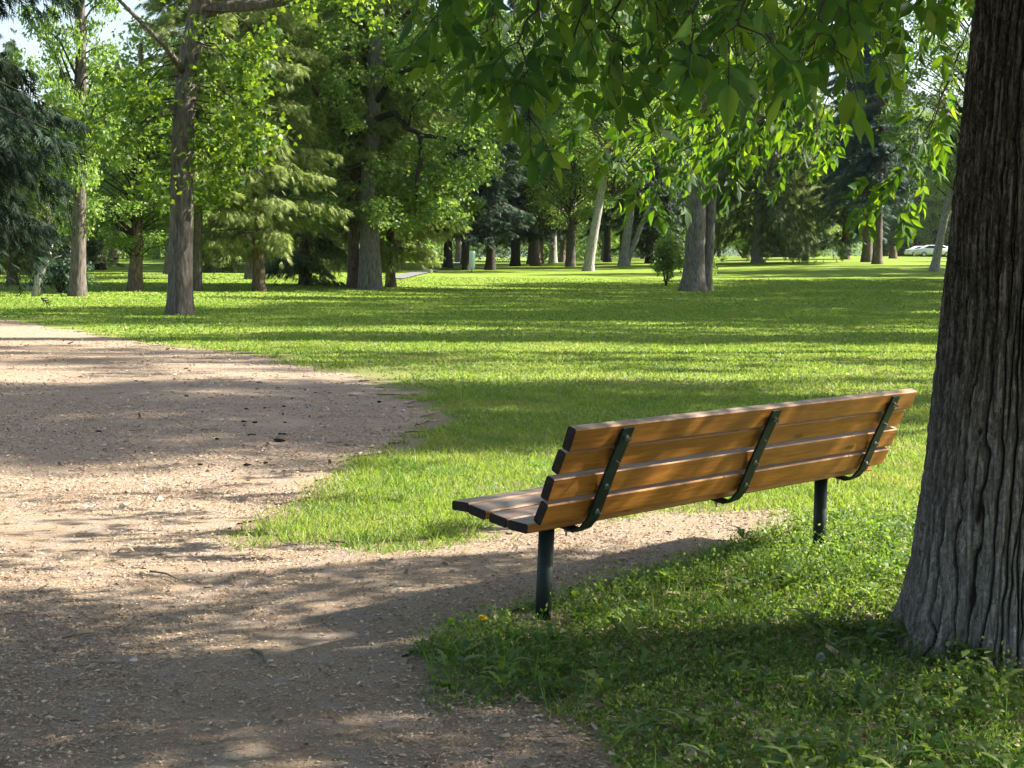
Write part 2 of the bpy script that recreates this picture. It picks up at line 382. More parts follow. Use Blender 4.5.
def spaced(a, b, steps):
    return np.unique(np.round(np.concatenate([np.arange(s[0], s[1], s[2]) for s in steps] + [[b]]), 4))
xs = spaced(-3000, 3000, [(-3000, -400, 260), (-400, -60, 20), (-60, -12, 3), (-12, 8, .10), (8, 60, 2.5), (60, 400, 15), (400, 3000, 260)])
ys = spaced(-300, 4000, [(-300, -20, 40), (-20, 2, 2), (2, 14, .10), (14, 40, 1.0), (40, 260, 4), (260, 4000, 220)])
def micro(x, y): return .020 * (fbm(x * 1.6, y * 1.6, 4) - .5) * (1 - sstep(14, 25, y))
g = grid_mesh('ground', xs, ys, lambda x, y: terrain(x, y) + micro(x, y) - .006, M['lawn']); tag(g, 'mown lawn soil and turf', kind='structure')
_v = np.empty(len(g.data.vertices) * 3, np.float32); g.data.vertices.foreach_get('co', _v); _v = _v.reshape(-1, 3)
_f = np.zeros(len(_v))
for _q in range(9): _f += on_path(_v[:, 0] + .22 * math.cos(_q * .7), _v[:, 1] + .4 * math.sin(_q * .7), 1.0)
_a = g.data.attributes.new('turf', 'FLOAT', 'POINT'); _a.data.foreach_set('value', np.clip(1 - _f / 4, 0, 1).astype(np.float32))
pxs = np.arange(-12, 3.0, .022); pys = np.concatenate([np.arange(-1, 3.4, .1), np.arange(3.4, 12, .022), np.arange(12, 34, .08)])
pxs = np.concatenate([np.arange(-40, -12, .3), pxs])
p = grid_mesh('path', pxs, pys, lambda x, y: terrain(x, y) + micro(x, y) + .005 * fbm(x * 14, y * 14, 3), M['path'], mask=lambda x, y: on_path(x, y, 1.0), dz=.001)
tag(p, 'tan wood chip path widening towards the bench', kind='structure')

# chips and grit on the path
def chips():
    mb = MB()
    tv = [(0, -.5, 0), (0, .5, 0), (1, -.35, .0), (1, .4, .0), (.5, 0, .22)]; t3 = [(0, 1, 4), (1, 3, 4), (3, 2, 4), (2, 0, 4)]
    for y0, y1, dens, s in ((3.6, 6, 9000, .0075), (6, 9, 5200, .009), (9, 14, 1500, .013), (14, 24, 300, .018)):
        x0, x1 = -.45 * y1 - .5, .3 * y1
        n = int((x1 - x0) * (y1 - y0) * dens); x = rng.uniform(x0, x1, n); y = rng.uniform(y0, y1, n)
        k = on_path(x, y, 1.3) & (fbm(x * 1.3 + 9, y * 1.3, 3) > rng.uniform(.1, .75, n)); x = x[k]; y = y[k]; n = len(x)
        z = terrain(x, y) + micro(x, y) + .0085
        d = rng.normal(size=(n, 3)); d[:, 2] *= .15
        nr = rng.normal(size=(n, 3)) * .25; nr[:, 2] += 1
        L = s * rng.lognormal(0, .45, n)
        scatter(mb, tv, t3, None, np.stack([x, y, z], -1), d, nr, L, L * rng.uniform(.25, .7, n))
    o = mb.build('wood_chips', M['chip'], smooth=False); tag(o, 'loose wood chips and grit strewn over the path', 'wood chips', kind='stuff')
chips()

# ------------------------------------------------------------------ grass
def grass():
    mb = MB()
    bands = [(4.2, 7, 7000, .042, .0042, BLADE), (7, 10.5, 4600, .040, .0055, BLADE_LO), (10.5, 16, 1900, .038, .009, BLADE_LO),
             (16, 26, 620, .036, .016, BLADE_LO), (26, 44, 170, .036, .032, BLADE_LO), (44, 80, 36, .036, .075, BLADE_LO)]
    for y0, y1, dens, h, w, T in bands:
        x0, x1 = -.40 * y1 - .5, .40 * y1 + .5
        if y0 < 20: x0 = max(x0, -8.5)
        n = int((x1 - x0) * (y1 - y0) * dens); x = rng.uniform(x0, x1, n); y = rng.uniform(y0, y1, n)
        fp = np.zeros(n); rad = .16 * max(1, y1 / 9)
        for q in range(7):
            aa = q * .9; fp += on_path(x + rad * math.cos(aa) * (.4 + .1 * q), y + 1.8 * rad * math.sin(aa) * (.4 + .1 * q), 1.2)
        fp /= 7; wear = fbm(x * 1.7 + 3, y * 1.7, 3)
        pk = np.clip(1.15 - 1.25 * fp - .9 * (wear < .42) * (fp > .05), 0, 1) ** 1.6
        # trodden thin turf beside the widest part of the path
        pk *= 1 - .75 * sstep(.1, .9, 1 - np.hypot((x + 1.6) / 1.1, (y - 17.5) / 3.6))
        k = rng.random(n) < pk
        if y1 < 20:
            k &= ~(inpoly(WEED_W, x, y) & (rng.random(n) > .10))
        k &= (rng.random(n) < .70 + .5 * fbm(x * 2.2, y * 2.2, 3))
        x = x[k]; y = y[k]; n = len(x)
        z = terrain(x, y) + micro(x, y) - .008
        d = rng.normal(size=(n, 3)) * .75; d[:, 2] = 1
        nr = rng.normal(size=(n, 3)); nr[:, 2] *= .2
        hh = h * rng.lognormal(0, .28, n) * (.75 + .5 * fbm(x * 1.1 + 4, y * 1.1 + 9, 3))
        scatter(mb, *T, np.stack([x, y, z], -1), d, nr, hh, w * rng.uniform(.7, 1.3, n), curl=rng.uniform(-1.6, 1.6, n))
    o = mb.build('lawn_grass', M['grass'], smooth=True); tag(o, 'short bright green mown lawn grass', 'grass', kind='stuff')
grass()

def weeds():
    mb = MB()
    x0, x1, y0, y1 = -1.0, 4.2, 3.2, 8.2
    def pick(n, thr=None, f=2.0, sd=0):
        x = rng.uniform(x0, x1, n); y = rng.uniform(y0, y1, n)
        jx = (fbm(x * 4, y * 4, 3) - .5) * .25
        k = inpoly(WEED_W, x + jx, y + jx)
        k &= ~((np.abs(x - .14) < .13) & (y > 5.42) & (y < 5.86) & (rng.random(n) < .85))
        if thr is not None: k &= fbm(x * f + sd, y * f + sd, 3) > thr
        return x[k], y[k]
    # long grass, patchy
    for n, thr, f, sd, h, w in ((64000, .44, 1.3, 3, .055, .0032), (9000, .56, 2.2, 31, .10, .0038), (110000, .36, 2.0, 60, .032, .003)):
        x, y = pick(n, thr, f, sd); n = len(x); d = rng.normal(size=(n, 3)) * .7; d[:, 2] = 1
        nr = rng.normal(size=(n, 3)); nr[:, 2] *= .2
        scatter(mb, *BLADE, np.stack([x, y, micro(x, y) - .008], -1), d, nr, h * rng.lognormal(0, .35, n), w * rng.uniform(.7, 1.5, n), curl=rng.uniform(-2, 2, n))
    g_ = mb.build('long_grass', M['weed_grass'], smooth=True); tag(g_, 'long untrimmed grass round the bench post and trunk', 'grass', kind='stuff')
    mb = MB()
    # small leaved creeping weeds
    for n, thr, f, sd in ((120000, .48, 1.7, 11), (60000, .46, 1.1, 77)):
        x, y = pick(n, thr, f, sd); n = len(x); z = micro(x, y) + rng.gamma(2.0, .015, n)
        d = rand_dir(n, .25); nr = rand_dir(n, 1.6); L = rng.uniform(.008, .020, n)
        scatter(mb, *LEAF_LO, np.stack([x, y, z], -1), d, nr, L, L * rng.uniform(.5, .9, n))
    x, y = pick(110000, .40, 2.4, 140); k = (y > 5.5); x, y = x[k], y[k]; n = len(x); z = micro(x, y) + rng.gamma(2.0, .017, n) * (.5 + fbm(x * 5, y * 5, 2))
    L = rng.uniform(.010, .022, n); scatter(mb, *LEAF_LO, np.stack([x, y, z], -1), rand_dir(n, .25), rand_dir(n, 1.5), L, L * rng.uniform(.5, .9, n))
    # rosettes of long toothed leaves and clumps of broad leaves
    TOOTH = ([(0, 0, 0), (.2, -.18, .02), (.2, .18, .02), (.34, -.5, .05), (.34, .45, .05), (.42, -.2, .06), (.42, .2, .06), (.58, -.62, .04), (.58, .6, .04),
              (.66, -.25, .02), (.66, .25, .02), (.82, -.55, -.03), (.82, .5, -.03), (1, 0, -.12)],
             [(0, 2, 1), (1, 2, 3), (2, 4, 3), (11, 12, 13)], [(3, 4, 6, 5), (5, 6, 8, 7), (7, 8, 10, 9), (9, 10, 12, 11)])
    for T, n, lo, hi, wr, m, thr, sd in ((TOOTH, 760, .05, .12, .24, 9, .45, 5), (LEAF_MID, 470, .035, .075, .5, 7, .48, 50), (LEAF_MID, 34, .08, .13, .42, 5, .42, 90)):
        x, y = pick(n, thr, 1.9, sd)
        if lo == .08: x, y = x[y > 4.9], y[y > 4.9]
        for cx, cy in zip(x, y):
            a = rng.uniform(0, 6.28) + np.arange(m) * 2.4; el = rng.uniform(.25, 1.1, m)
            d = np.stack([np.cos(a), np.sin(a), el], -1); nr = np.stack([-np.cos(a) * el, -np.sin(a) * el, np.ones(m)], -1)
            L = rng.uniform(lo, hi, m)
            P = np.tile([cx, cy, float(micro(cx, cy)) + .0], (m, 1)) + rng.normal(0, .006, (m, 3)); P[:, 2] = np.abs(P[:, 2]) + rng.uniform(0, .04)
            scatter(mb, *T, P, d, nr, L, L * wr, curl=rng.uniform(.6, 2.6, m))
    for cx, cy, hh, ln, dry in ((.17, 5.55, .26, .5, 0), (.62, 5.15, .20, 1.6, 1), (.36, 5.0, .15, .9, 0), (1.35, 5.25, .13, 2.6, 1), (.80, 4.75, .14, 1.2, 1), (.95, 6.0, .17, .4, 0), (.5, 6.0, .15, .6, 0), (1.15, 4.55, .12, 1.5, 1), (.05, 5.2, .14, .7, 0), (-.2, 5.1, .12, -.8, 0)):
        tt = np.linspace(0, 1, 8)
        P = np.stack([cx + ln * hh * .5 * tt ** 2, cy + 0 * tt, hh * (tt - .35 * abs(ln) * .4 * tt ** 3)], -1); tube(mb, P, np.linspace(.0018, .0009, 8), 4, cap=False)
    w_ = mb.build('broadleaf_weeds', M['weed_leaf'], smooth=True); tag(w_, 'leafy low weeds and dandelion rosettes under the bench and tree', 'weeds', kind='stuff')
    # dry straw and litter among the weeds
    mb = MB(); x, y = pick(60000, .42, 1.5, 21); n = len(x)
    d = rng.normal(size=(n, 3)); d[:, 2] *= .2; nr = rng.normal(size=(n, 3)) * .4; nr[:, 2] += 1
    L = .02 * rng.lognormal(0, .5, n)
    scatter(mb, [(0, -.5, 0), (0, .5, 0), (1, .3, .05), (1, -.3, .05)], None, [(0, 1, 2, 3)], np.stack([x, y, micro(x, y) + rng.uniform(-.002, .015, n)], -1), d, nr, L, L * rng.uniform(.1, .5, n))
    l_ = mb.build('dry_litter', M['chip'], smooth=False); tag(l_, 'dry leaf litter and chips among the weeds', 'litter', kind='stuff')
weeds()

# ------------------------------------------------------------------ bench
TH = R(47.71); BX, BY, BL = .2765, 5.3234, 2.4826
def bench():
    root = empty('park_bench', (BX, BY, 0), TH)
    tag(root, 'slatted wooden park bench with dark green metal supports seen from behind', 'bench')
    # local: x along the bench, y towards the lawn (front), z up
    def plank(p, q, s0, s1, T):
        """p,q: two corners (y,z) of the face away from the seat side, thickness T towards the seat side"""
        p = np.array(p); q = np.array(q); d = (p - q) / np.linalg.norm(p - q); nn = np.array([d[1], -d[0]])
        w = np.linalg.norm(p - q); ch = .005
        prof = []
        for (a, b) in ((0 + ch, 0), (w - ch, 0), (w, ch), (w, T - ch), (w - ch, T), (ch, T), (0, T - ch), (0, ch)):
            prof.append(q + d * a + nn * b)
        cen = (p + q) / 2 + nn * T / 2; prof = np.array(prof) - cen
        n = len(prof); mb = MB(); segs = np.linspace(s0, s1, 14) - (s0 + s1) / 2
        V = []
        for k, s in enumerate(segs):
            V.append(np.stack([np.full(n, s), prof[:, 0], prof[:, 1]], -1))
        m = len(segs)
        # small end chamfer rings
        e0 = V[0].copy(); e0[:, 1:] *= .90; e0[:, 0] -= .004; e1 = V[-1].copy(); e1[:, 1:] *= .90; e1[:, 0] += .004
        V = [e0] + V + [e1]; m += 2
        V = np.concatenate(V); i = np.arange(m - 1)[:, None] * n; j = np.arange(n)[None]; k = (j + 1) % n
        f = np.stack([i + j, i + k, i + n + k, i + n + j], -1)
        mb.add(V, None, f.reshape(-1, 4)[n:-n], 0)
        # end faces dark
        mb2f = np.concatenate([f[0], f[-1]]).reshape(-1, 4)
        caps = [[0, 1, 2, 3], [0, 3, 4, 7], [4, 5, 6, 7]]; o = (m - 1) * n
        mb.f4.append(np.concatenate([mb2f, np.array(caps)[:, ::-1], np.array(caps) + o])); mb.m4.append(np.full(2 * n + 6, 1))
        ob = mb.build('back_plank', [M['wood'], M['wood_end']], root, smooth=False)
        ob.location = ((s0 + s1) / 2, cen[0], cen[1])
        return ob
    back = [((.065, .763), (.095, .680)), ((.115, .674), (.150, .592)), ((.158, .577), (.189, .493)), ((.195, .478), (.234, .398))]
    tw = (.000, .006, -.004, .008)
    for i, (p, q) in enumerate(back): plank(p, q, tw[i], BL + tw[-1 - i], .038)
    # seat slats: from the back (rear) to the front edge
    seat = [((.285, .399), (.382, .405)), ((.392, .405), (.480, .419)), ((.490, .423), (.577, .439)), ((.590, .441), (.680, .440))]
    for i, (a, b) in enumerate(seat): seat_plank(root, a, b, tw[i], BL - tw[i])
    # supports: flat bar behind the back planks, bending under the seat; bolts and nuts are parts of each
    for s in (.28, 1.265, 2.265):
        mb = MB(); wth = .062; t = .010
        line = [(.062 - .010, .752), (.150 - .012, .570), (.222 - .010, .402), (.246, .362), (.285, .343), (.38, .358), (.48, .378), (.58, .396), (.665, .399)]
        L = np.array(line); 
        # resample with rounded corner
        dd = np.gradient(L, axis=0); dd /= np.linalg.norm(dd, axis=1)[:, None]; nn = np.stack([-dd[:, 1], dd[:, 0]], -1) * t / 2
        V = []
        for (y, z), (ny, nz) in zip(L, nn):
            V += [(s - wth / 2, y + ny, z + nz), (s + wth / 2, y + ny, z + nz), (s + wth / 2, y - ny, z - nz), (s - wth / 2, y - ny, z - nz)]
        n = len(L); i = np.arange(n - 1)[:, None] * 4; j = np.arange(4)[None]; k = (j + 1) % 4
        f = np.stack([i + j, i + 4 + j, i + 4 + k, i + k], -1).reshape(-1, 4)
        f = np.concatenate([f, [[0, 1, 2, 3], [4 * n - 1, 4 * n - 2, 4 * n - 3, 4 * n - 4]]])
        mb.add(V, None, f); sup = mb.build('support_bar', M['green_metal'], root, smooth=False)
        for (p, q) in back:
            p = np.array(p); q = np.array(q); c = (p + q) / 2; d = (p - q) / np.linalg.norm(p - q); out = np.array([-d[1], d[0]])
            b = MB(); c0 = c + out * .012
            def P(dist): return (s, c0[0] + out[0] * dist, c0[1] + out[1] * dist)
            tube(b, [P(-.012), P(.034)], .0045, 8); tube(b, [P(.002), P(.004)], .015, 16); tube(b, [P(.004), P(.014)], .010, 6)
            b.build('bolt', M['bolt'], sup, smooth=False)
        for y_, z_ in ((.34, .345), (.44, .365), (.54, .385), (.63, .393)):
            b = MB(); tube(b, [(s, y_, z_ - .03), (s, y_, z_ + .01)], .0045, 8); tube(b, [(s, y_, z_ - .012), (s, y_, z_ - .002)], .010, 6)
            b.build('bolt', M['bolt'], sup, smooth=False)
    # cross rail joining the posts under the seat, and the posts
    for s in (.2548, 2.239):
        mb = MB(); uy = .4157; dx = -.018 if s < 1 else 0
        tube(mb, [(s + dx, uy, -.12), (s + dx * .6, uy, .1), (s, uy, .352)], .0305, 24)
        mb.build('leg', M['green_metal'], root)
    mb = MB(); box(mb, (BL / 2 + .005, .4157, .353), (2.06, .05, .012)); mb.build('rail', M['green_metal'], root, smooth=False)
    return root

def seat_plank(root, a, b, s0, s1):
    """a (rear) and b (front): the two top corners (y,z)"""
    a = np.array(a); b = np.array(b); d = (b - a) / np.linalg.norm(b - a); nn = np.array([d[1], -d[0]]); T = .036; w = np.linalg.norm(b - a); ch = .006
    prof = np.array([a + d * x + nn * y for x, y in ((ch, 0), (w - ch, 0), (w, ch), (w, T - ch), (w - ch, T), (ch, T), (0, T - ch), (0, ch))])
    cen = (a + b) / 2 + nn * T / 2; prof = prof - cen; n = 8
    segs = np.linspace(s0, s1, 14) - (s0 + s1) / 2
    V = [np.stack([np.full(n, s), prof[:, 0], prof[:, 1]], -1) for s in segs]
    e0 = V[0].copy(); e0[:, 1:] *= .9; e0[:, 0] -= .004; e1 = V[-1].copy(); e1[:, 1:] *= .9; e1[:, 0] += .004
    V = [e0] + V + [e1]; m = len(V); i = np.arange(m - 1)[:, None] * n; j = np.arange(n)[None]; k = (j + 1) % n
    f = np.stack([i + j, i + n + j, i + n + k, i + k], -1)
    mb = MB(); mb.add(np.concatenate(V), None, f.reshape(-1, 4)[n:-n], 0)
    caps = np.array([[0, 1, 2, 3], [0, 3, 4, 7], [4, 5, 6, 7]]); o = (m - 1) * n
    mb.f4.append(np.concatenate([f[0], f[-1], caps, caps[:, ::-1] + o])); mb.m4.append(np.full(2 * n + 6, 1))
    ob = mb.build('seat_plank', [M['wood'], M['wood_end']], root, smooth=False); ob.location = ((s0 + s1) / 2, cen[0], cen[1]); return ob
bench()

# ------------------------------------------------------------------ big shade tree beside the bench
SUN_AZ, SUN_EL = R(76), R(37)
CA, CB = math.sin(SUN_AZ), math.cos(SUN_AZ)      # c = CA*y - CB*x is constant along the sun's shadows
SX, SY = math.sin(SUN_AZ) / math.tan(SUN_EL), math.cos(SUN_AZ) / math.tan(SUN_EL)
TX, TY = 1.822, 5.48
def big_bark_mat():
    t = NT('furrowed_bark'); v = t.coord('Object', (1, 1, .35))
    at_ = t.new('ShaderNodeAttribute', attribute_name='ridge'); fac = at_.outputs['Fac']
    n = t.noise(26, 6, .65, v, .3); n2 = t.noise(90, 5, .7, v)
    sep = t.new('ShaderNodeSeparateXYZ'); c = t.new('ShaderNodeTexCoord'); t.l(c.outputs['Object'], sep.inputs[0])
    low = t.ramp(t.math('ADD', t.math('MULTIPLY', sep.outputs[2], .55), t.math('MULTIPLY', n, .35)), [(.30, (1, 1, 1)), (.85, (0, 0, 0))])
    v3 = t.coord('Object', (1, 1, .8)); n3 = t.noise(70, 6, .75, v3, .6); n4 = t.noise(22, 5, .7, v3, .8)
    grey = t.ramp(n3, [(.3, (.15, .13, .112)), (.5, (.32, .285, .25)), (.72, (.52, .48, .43))])
    dark = t.ramp(n3, [(.3, (.014, .011, .010)), (.5, (.045, .037, .031)), (.75, (.17, .145, .125))])
    vs_ = t.coord('Object', (1, 1, .045)); n5 = t.noise(75, 4, .7, vs_, .2)
    dark = t.mix(t.ramp(n5, [(.50, (0, 0, 0)), (.62, (.75, .75, .75))]), dark, (.25, .21, .185)); grey = t.mix(t.ramp(n5, [(.46, (.7, .7, .7)), (.56, (0, 0, 0))]), grey, (.12, .10, .085))
    outer = t.mix(low, dark, grey)
    fiss = t.mix(low, (.012, .009, .008), (.035, .027, .022))
    col = t.mix(t.ramp(fac, [(.02, (0, 0, 0)), (.34, (1, 1, 1))]), fiss, outer)
    h = t.math('ADD', t.math('MULTIPLY', n4, 1.6), n3)
    t.bsdf(col, .92, .15, h, 1.0, .012); return t.m
M['big_bark'] = big_bark_mat()

def shade_tree():
    root = empty('shade_tree', (TX, TY, 0))
    tag(root, 'large tree with deeply furrowed bark standing right of the bench, leaves hanging into view', 'tree')
    nt, nz = 1300, 820; zt = 2.75
    th = np.arange(nt) / nt * 2 * np.pi; z = np.linspace(-.12, zt, nz)
    TT, ZZ = np.meshgrid(th, z, indexing='ij')
    r = .262 + .12 * np.exp(-ZZ / 1.15) + .045 * np.exp(-np.maximum(ZZ, 0) / .12)
    lobe = 1 + .035 * np.cos(3 * TT + 1.0 + ZZ * .3) + (.06 * np.exp(-ZZ / .35)) * np.cos(7 * TT + .6)
    r = r * lobe
    # furrows: narrow valleys where a stretched noise crosses its mid value
    a = TT / (2 * np.pi)
    def ns(nc, zs, k): 
        w = (vnoise(a * 12, ZZ * 2.2 + k, 12) - .5) * 1.0 + (vnoise(a * 40, ZZ * 9 + k, 40) - .5) * .22
        return vnoise(a * nc + w * nc / 22., ZZ * zs + k, nc) * .7 + vnoise(a * nc * 2, ZZ * zs * 1.9 + k + 9, nc * 2) * .3
    n1 = ns(104, 3.4, 3.1); n2 = ns(210, 11, 17.7); n3 = ns(240, 55, 41.3)
    def braid(np_, k, w0, zs):
        u = a * np_ + 1.6 * (vnoise(a * 9, ZZ * .8 + k, 9) - .5) + .95 * (vnoise(a * 26, ZZ * zs + k * 2, 26) - .5) + .35 * (vnoise(a * 90, ZZ * 14 + k, 90) - .5)
        q = np.abs(u - np.round(u)) * 2; return 1 - np.exp(-(q / w0) ** 2)
    dep = np.clip(vnoise(a * 40, ZZ * 3 + 7, 40) * 1.9 - .25, 0, 1)
    f1 = np.minimum(braid(46, 2.0, .26, 2.6), 1 - dep * (1 - braid(61, 9.0, .22, 3.4))); f2 = 1 - np.exp(-((n2 - .5) / .10) ** 2)
    crack = 1 - .5 * np.exp(-((vnoise(a * 60, ZZ * 26 + 5, 60) - .5) / .05) ** 2)
    ridge = f1 * (.65 + .35 * f2)
    h = .022 * f1 + .008 * f2 * (.4 + .6 * f1) + .006 * n3 + .006 * crack + .010 * vnoise(a * 34, ZZ * 1.6, 34) + .03 * np.exp(-ZZ / .10) * (vnoise(a * 46, ZZ * 6, 46) - .5)
    rr = r + h - .022
    cx = .012 * ZZ + .012 * ZZ ** 2; cy = .01 * ZZ
    V = np.stack([cx + rr * np.cos(TT), cy + rr * np.sin(TT), ZZ], -1).reshape(-1, 3)
    idx = np.arange(nt * nz).reshape(nt, nz); nx = np.roll(idx, -1, 0)
    f = np.stack([idx[:, :-1], nx[:, :-1], nx[:, 1:], idx[:, 1:]], -1).reshape(-1, 4)
    mb = MB(); mb.add(V, None, f, attr=ridge.ravel()); 
    mb.build('trunk', M['big_bark'], root, attr='ridge')
    # limbs above the frame
    lb = MB(); top = np.array([.012 * zt + .012 * zt ** 2, .01 * zt, zt])
    tube(lb, [top - [0.01, 0, .1], top + [.05, 0, .5], top + [.1, .05, 1.2]], [.262, .25, .2], 14)
    limbs = []
    r_ = np.random.default_rng(21)
    for k, (az, L, up) in enumerate([(3.3, 4.6, .35), (2.5, 3.6, .55), (4.2, 4.8, .4), (5.2, 4.6, .45), (.1, 5.0, .5), (5.9, 4.5, .6), (1.0, 2.6, .9), (3.8, 3.4, .9), (.6, 3.6, 1.2)]):
        s0 = top + [.06, .02, .35 + .08 * k]
        tt = np.linspace(0, 1, 9)[:, None]; dr = np.array([math.cos(az), math.sin(az), up])
        P = s0 + dr * L * tt + np.array([0, 0, -1]) * L * .28 * tt ** 2 + np.cumsum(r_.normal(0, .05, (9, 3)), 0)
        tube(lb, P, np.linspace(.13, .02, 9), 8); limbs.append(P)
    # ---- hanging twigs seen at the top of the picture (pixel, pixel, distance)
    leaves = []      # (pos, dir, nrm, L)
    tw = []
    def add_twig(P, rad=.004, n=8, size=.08, leafy=(0.15, 1.0), fan=5):
        P = np.asarray(P, float); k = 12
        # catmull-ish resample
        s = np.linspace(0, len(P) - 1, k); Q = np.stack([np.interp(s, np.arange(len(P)), P[:, i]) for i in range(3)], -1)
        Q[1:-1] += r_.normal(0, .012, (k - 2, 3)); tube(lb, Q, np.linspace(rad, .0012, k), 5, cap=False)
        for i in range(n):
            u = leafy[0] + (leafy[1] - leafy[0]) * (i + r_.uniform(.1, .9)) / n; x = u * (k - 1); b = int(min(x, k - 2)); pos = Q[b] + (Q[b + 1] - Q[b]) * (x - b)
            t = norm(Q[b + 1] - Q[b]); side = r_.normal(size=3); side -= side @ t * t; side = norm(side)
            d = norm(side * .8 + t * .5 + np.array([0, 0, -.55])); rl = size * r_.uniform(1.1, 1.7)
            R1 = pos + d * rl * .45; R2 = pos + d * rl + np.array([0, 0, -rl * .25])
            tube(lb, [pos, R1, R2], [.0016, .0012, .0008], 4, cap=False)
            nb = norm(np.cross(d, r_.normal(size=3))); lat = norm(np.cross(d, nb))
            nf = r_.choice([3, 5, 5, 7] if fan > 3 else [3, 3, 5])
            specs = [(R2, d * 1.0, 1.08)]
            for q in range((nf - 1) // 2):
                w = R2 * (1 - .28 * (q + .6)) + pos * (.28 * (q + .6))
                for sg in (-1, 1): specs.append((w, d * .45 + lat * sg * .85, .95 - .08 * q))
            for w, dd, ks in specs:
                dd = norm(dd + np.array([0, 0, -.55]) + r_.normal(0, .16, 3)); nn = norm(nb + np.array([0, -.2, .35]) + r_.normal(0, .35, 3))
                leaves.append((w, dd, nn, size * ks * r_.uniform(.75, 1.15)))
    off = np.array([TX, TY, 0])
    def tp(pts): return [at(*q) - off for q in pts]
    main = [
        # the hanging spray at the left of the gap
        ([(570, -90, 3.9), (540, -20, 3.7), (522, 50, 3.55), (528, 120, 3.5)], 12, .074),
        ([(560, -70, 3.9), (505, -10, 3.8), (488, 40, 3.7), (492, 92, 3.7)], 10, .074),
        ([(520, -90, 4.2), (470, -40, 4.1), (450, 0, 4.1), (447, 48, 4.1)], 8, .074),
        ([(640, -90, 4.2), (598, -20, 4.0), (575, 20, 3.9), (560, 62, 3.9)], 9, .074),
        ([(640, -80, 3.6), (620, 0, 3.4), (612, 45, 3.4), (640, 80, 3.4)], 9, .074),
        # middle bough reaching left
        ([(800, 40, 7.6), (720, 110, 7.5), (650, 138, 7.5), (590, 150, 7.5)], 13, .092),
        ([(760, 90, 7.7), (700, 140, 7.6), (650, 170, 7.6), (628, 195, 7.6)], 12, .092),
        ([(800, 50, 8.0), (730, 120, 8.0), (690, 160, 8.0), (672, 200, 8.0)], 12, .092),
        ([(820, 50, 7.4), (770, 110, 7.4), (740, 150, 7.4), (722, 180, 7.4)], 10, .092),
        ([(700, 20, 7.1), (640, 70, 7.1), (610, 100, 7.1), (585, 118, 7.1)], 9, .092),
        # big dark leaves close by
        ([(800, -110, 3.0), (775, -40, 2.8), (745, 10, 2.7), (735, 55, 2.65)], 9, .078),
        ([(760, -90, 2.9), (715, -30, 2.8), (690, 10, 2.75), (700, 60, 2.7)], 9, .074),
        ([(900, -110, 3.3), (850, -40, 3.1), (815, 10, 3.0), (850, 60, 2.95)], 9, .078),
        ([(880, -90, 3.8), (850, -20, 3.7), (835, 20, 3.6), (800, 50, 3.6)], 9, .074),
        ([(930, -90, 4.2), (905, -30, 4.1), (880, 10, 4.0), (872, 50, 4.0)], 10, .074),
        ([(700, -100, 3.8), (680, -40, 3.7), (660, 0, 3.6), (668, 45, 3.6)], 10, .074),
        ([(840, -50, 4.6), (800, 20, 4.5), (770, 60, 4.5), (765, 95, 4.4)], 10, .07),
        # bright spray hanging by the trunk
        ([(985, -10, 8.0), (955, 55, 8.0), (925, 110, 8.0), (903, 152, 8.0)], 9, .088),
        ([(960, 50, 8.0), (930, 120, 8.1), (905, 165, 8.1), (885, 205, 8.1)], 12, .088),
        ([(950, 80, 8.2), (925, 140, 8.3), (915, 180, 8.3), (905, 215, 8.3)], 12, .088),
        ([(905, 140, 8.2), (880, 165, 8.2), (868, 190, 8.2), (866, 222, 8.2)], 9, .088),
        ([(940, 90, 8.4), (945, 110, 8.4), (942, 125, 8.4), (938, 150, 8.4)], 5, .088),
        ([(990, -30, 7.3), (960, 0, 7.1), (935, 20, 7.1), (915, 60, 7.1)], 9, .088),
    ]
    for pts, n, sz in main: add_twig(tp(pts), .0045, n, sz)
    for k in range(66):                                   # the fringe filling the top edge
        x = r_.uniform(430, 985); Y = r_.uniform(3.4, 9.5); yy = r_.uniform(-30, 45) + (22 if 620 < x < 840 else -16) + max(0, Y - 5.5) * 5
        P = [(x + r_.uniform(0, 60), yy - 110, Y + .3), (x + r_.uniform(-10, 30), yy - 60, Y + .1), (x, yy, Y)]
        add_twig(tp(P), .0035, 7, r_.uniform(.062, .085))
    for k in range(22):
        x = r_.uniform(640, 850); Y = r_.uniform(7.4, 11.0); yy = r_.uniform(85, 195)
        P = [(x + r_.uniform(20, 90), yy - 90, Y), (x + r_.uniform(5, 40), yy - 40, Y), (x, yy, Y)]
        add_twig(tp(P), .004, 9, .075)
    P_ = np.array([l[0] for l in leaves]); D_ = np.array([l[1] for l in leaves]); N_ = np.array([l[2] for l in leaves]); L_ = np.array([l[3] for l in leaves])
    cr = MB(); scatter(cr, *LEAF_HI, P_, D_, N_, L_, L_ * r_.uniform(.34, .47, len(L_)), curl=r_.uniform(.2, 1.6, len(L_)))
    # ---- the rest of the crown, above the frame: clumps of leaflets on twigs off the limbs
    want = 760; clumps = []
    while len(clumps) < want:
        l = limbs[r_.integers(len(limbs))]; q = l[r_.integers(2, 9)] + r_.normal(0, [.9, .9, .55]) + off
        X, Y, Z = q; c = CA * Y - CB * X; sx = X - SX * Z; ce = 6.85 + .22 * min(max(sx, -3), .4)
        if Z < 1.50 + .20 * max(Y, 0) + .28 or Z > 8.5: continue
        if c > ce - .16: continue
        if c > 5.05 and r_.random() < (.58 if .35 < sx < 2.3 else .22): continue
        clumps.append(q - off); i = np.argmin(np.linalg.norm(l + off - q, axis=1)); s = l[i]
        tube(lb, [s, (s + q - off) / 2 + [0, 0, .08], q - off], [.010, .006, .002], 4, cap=False)
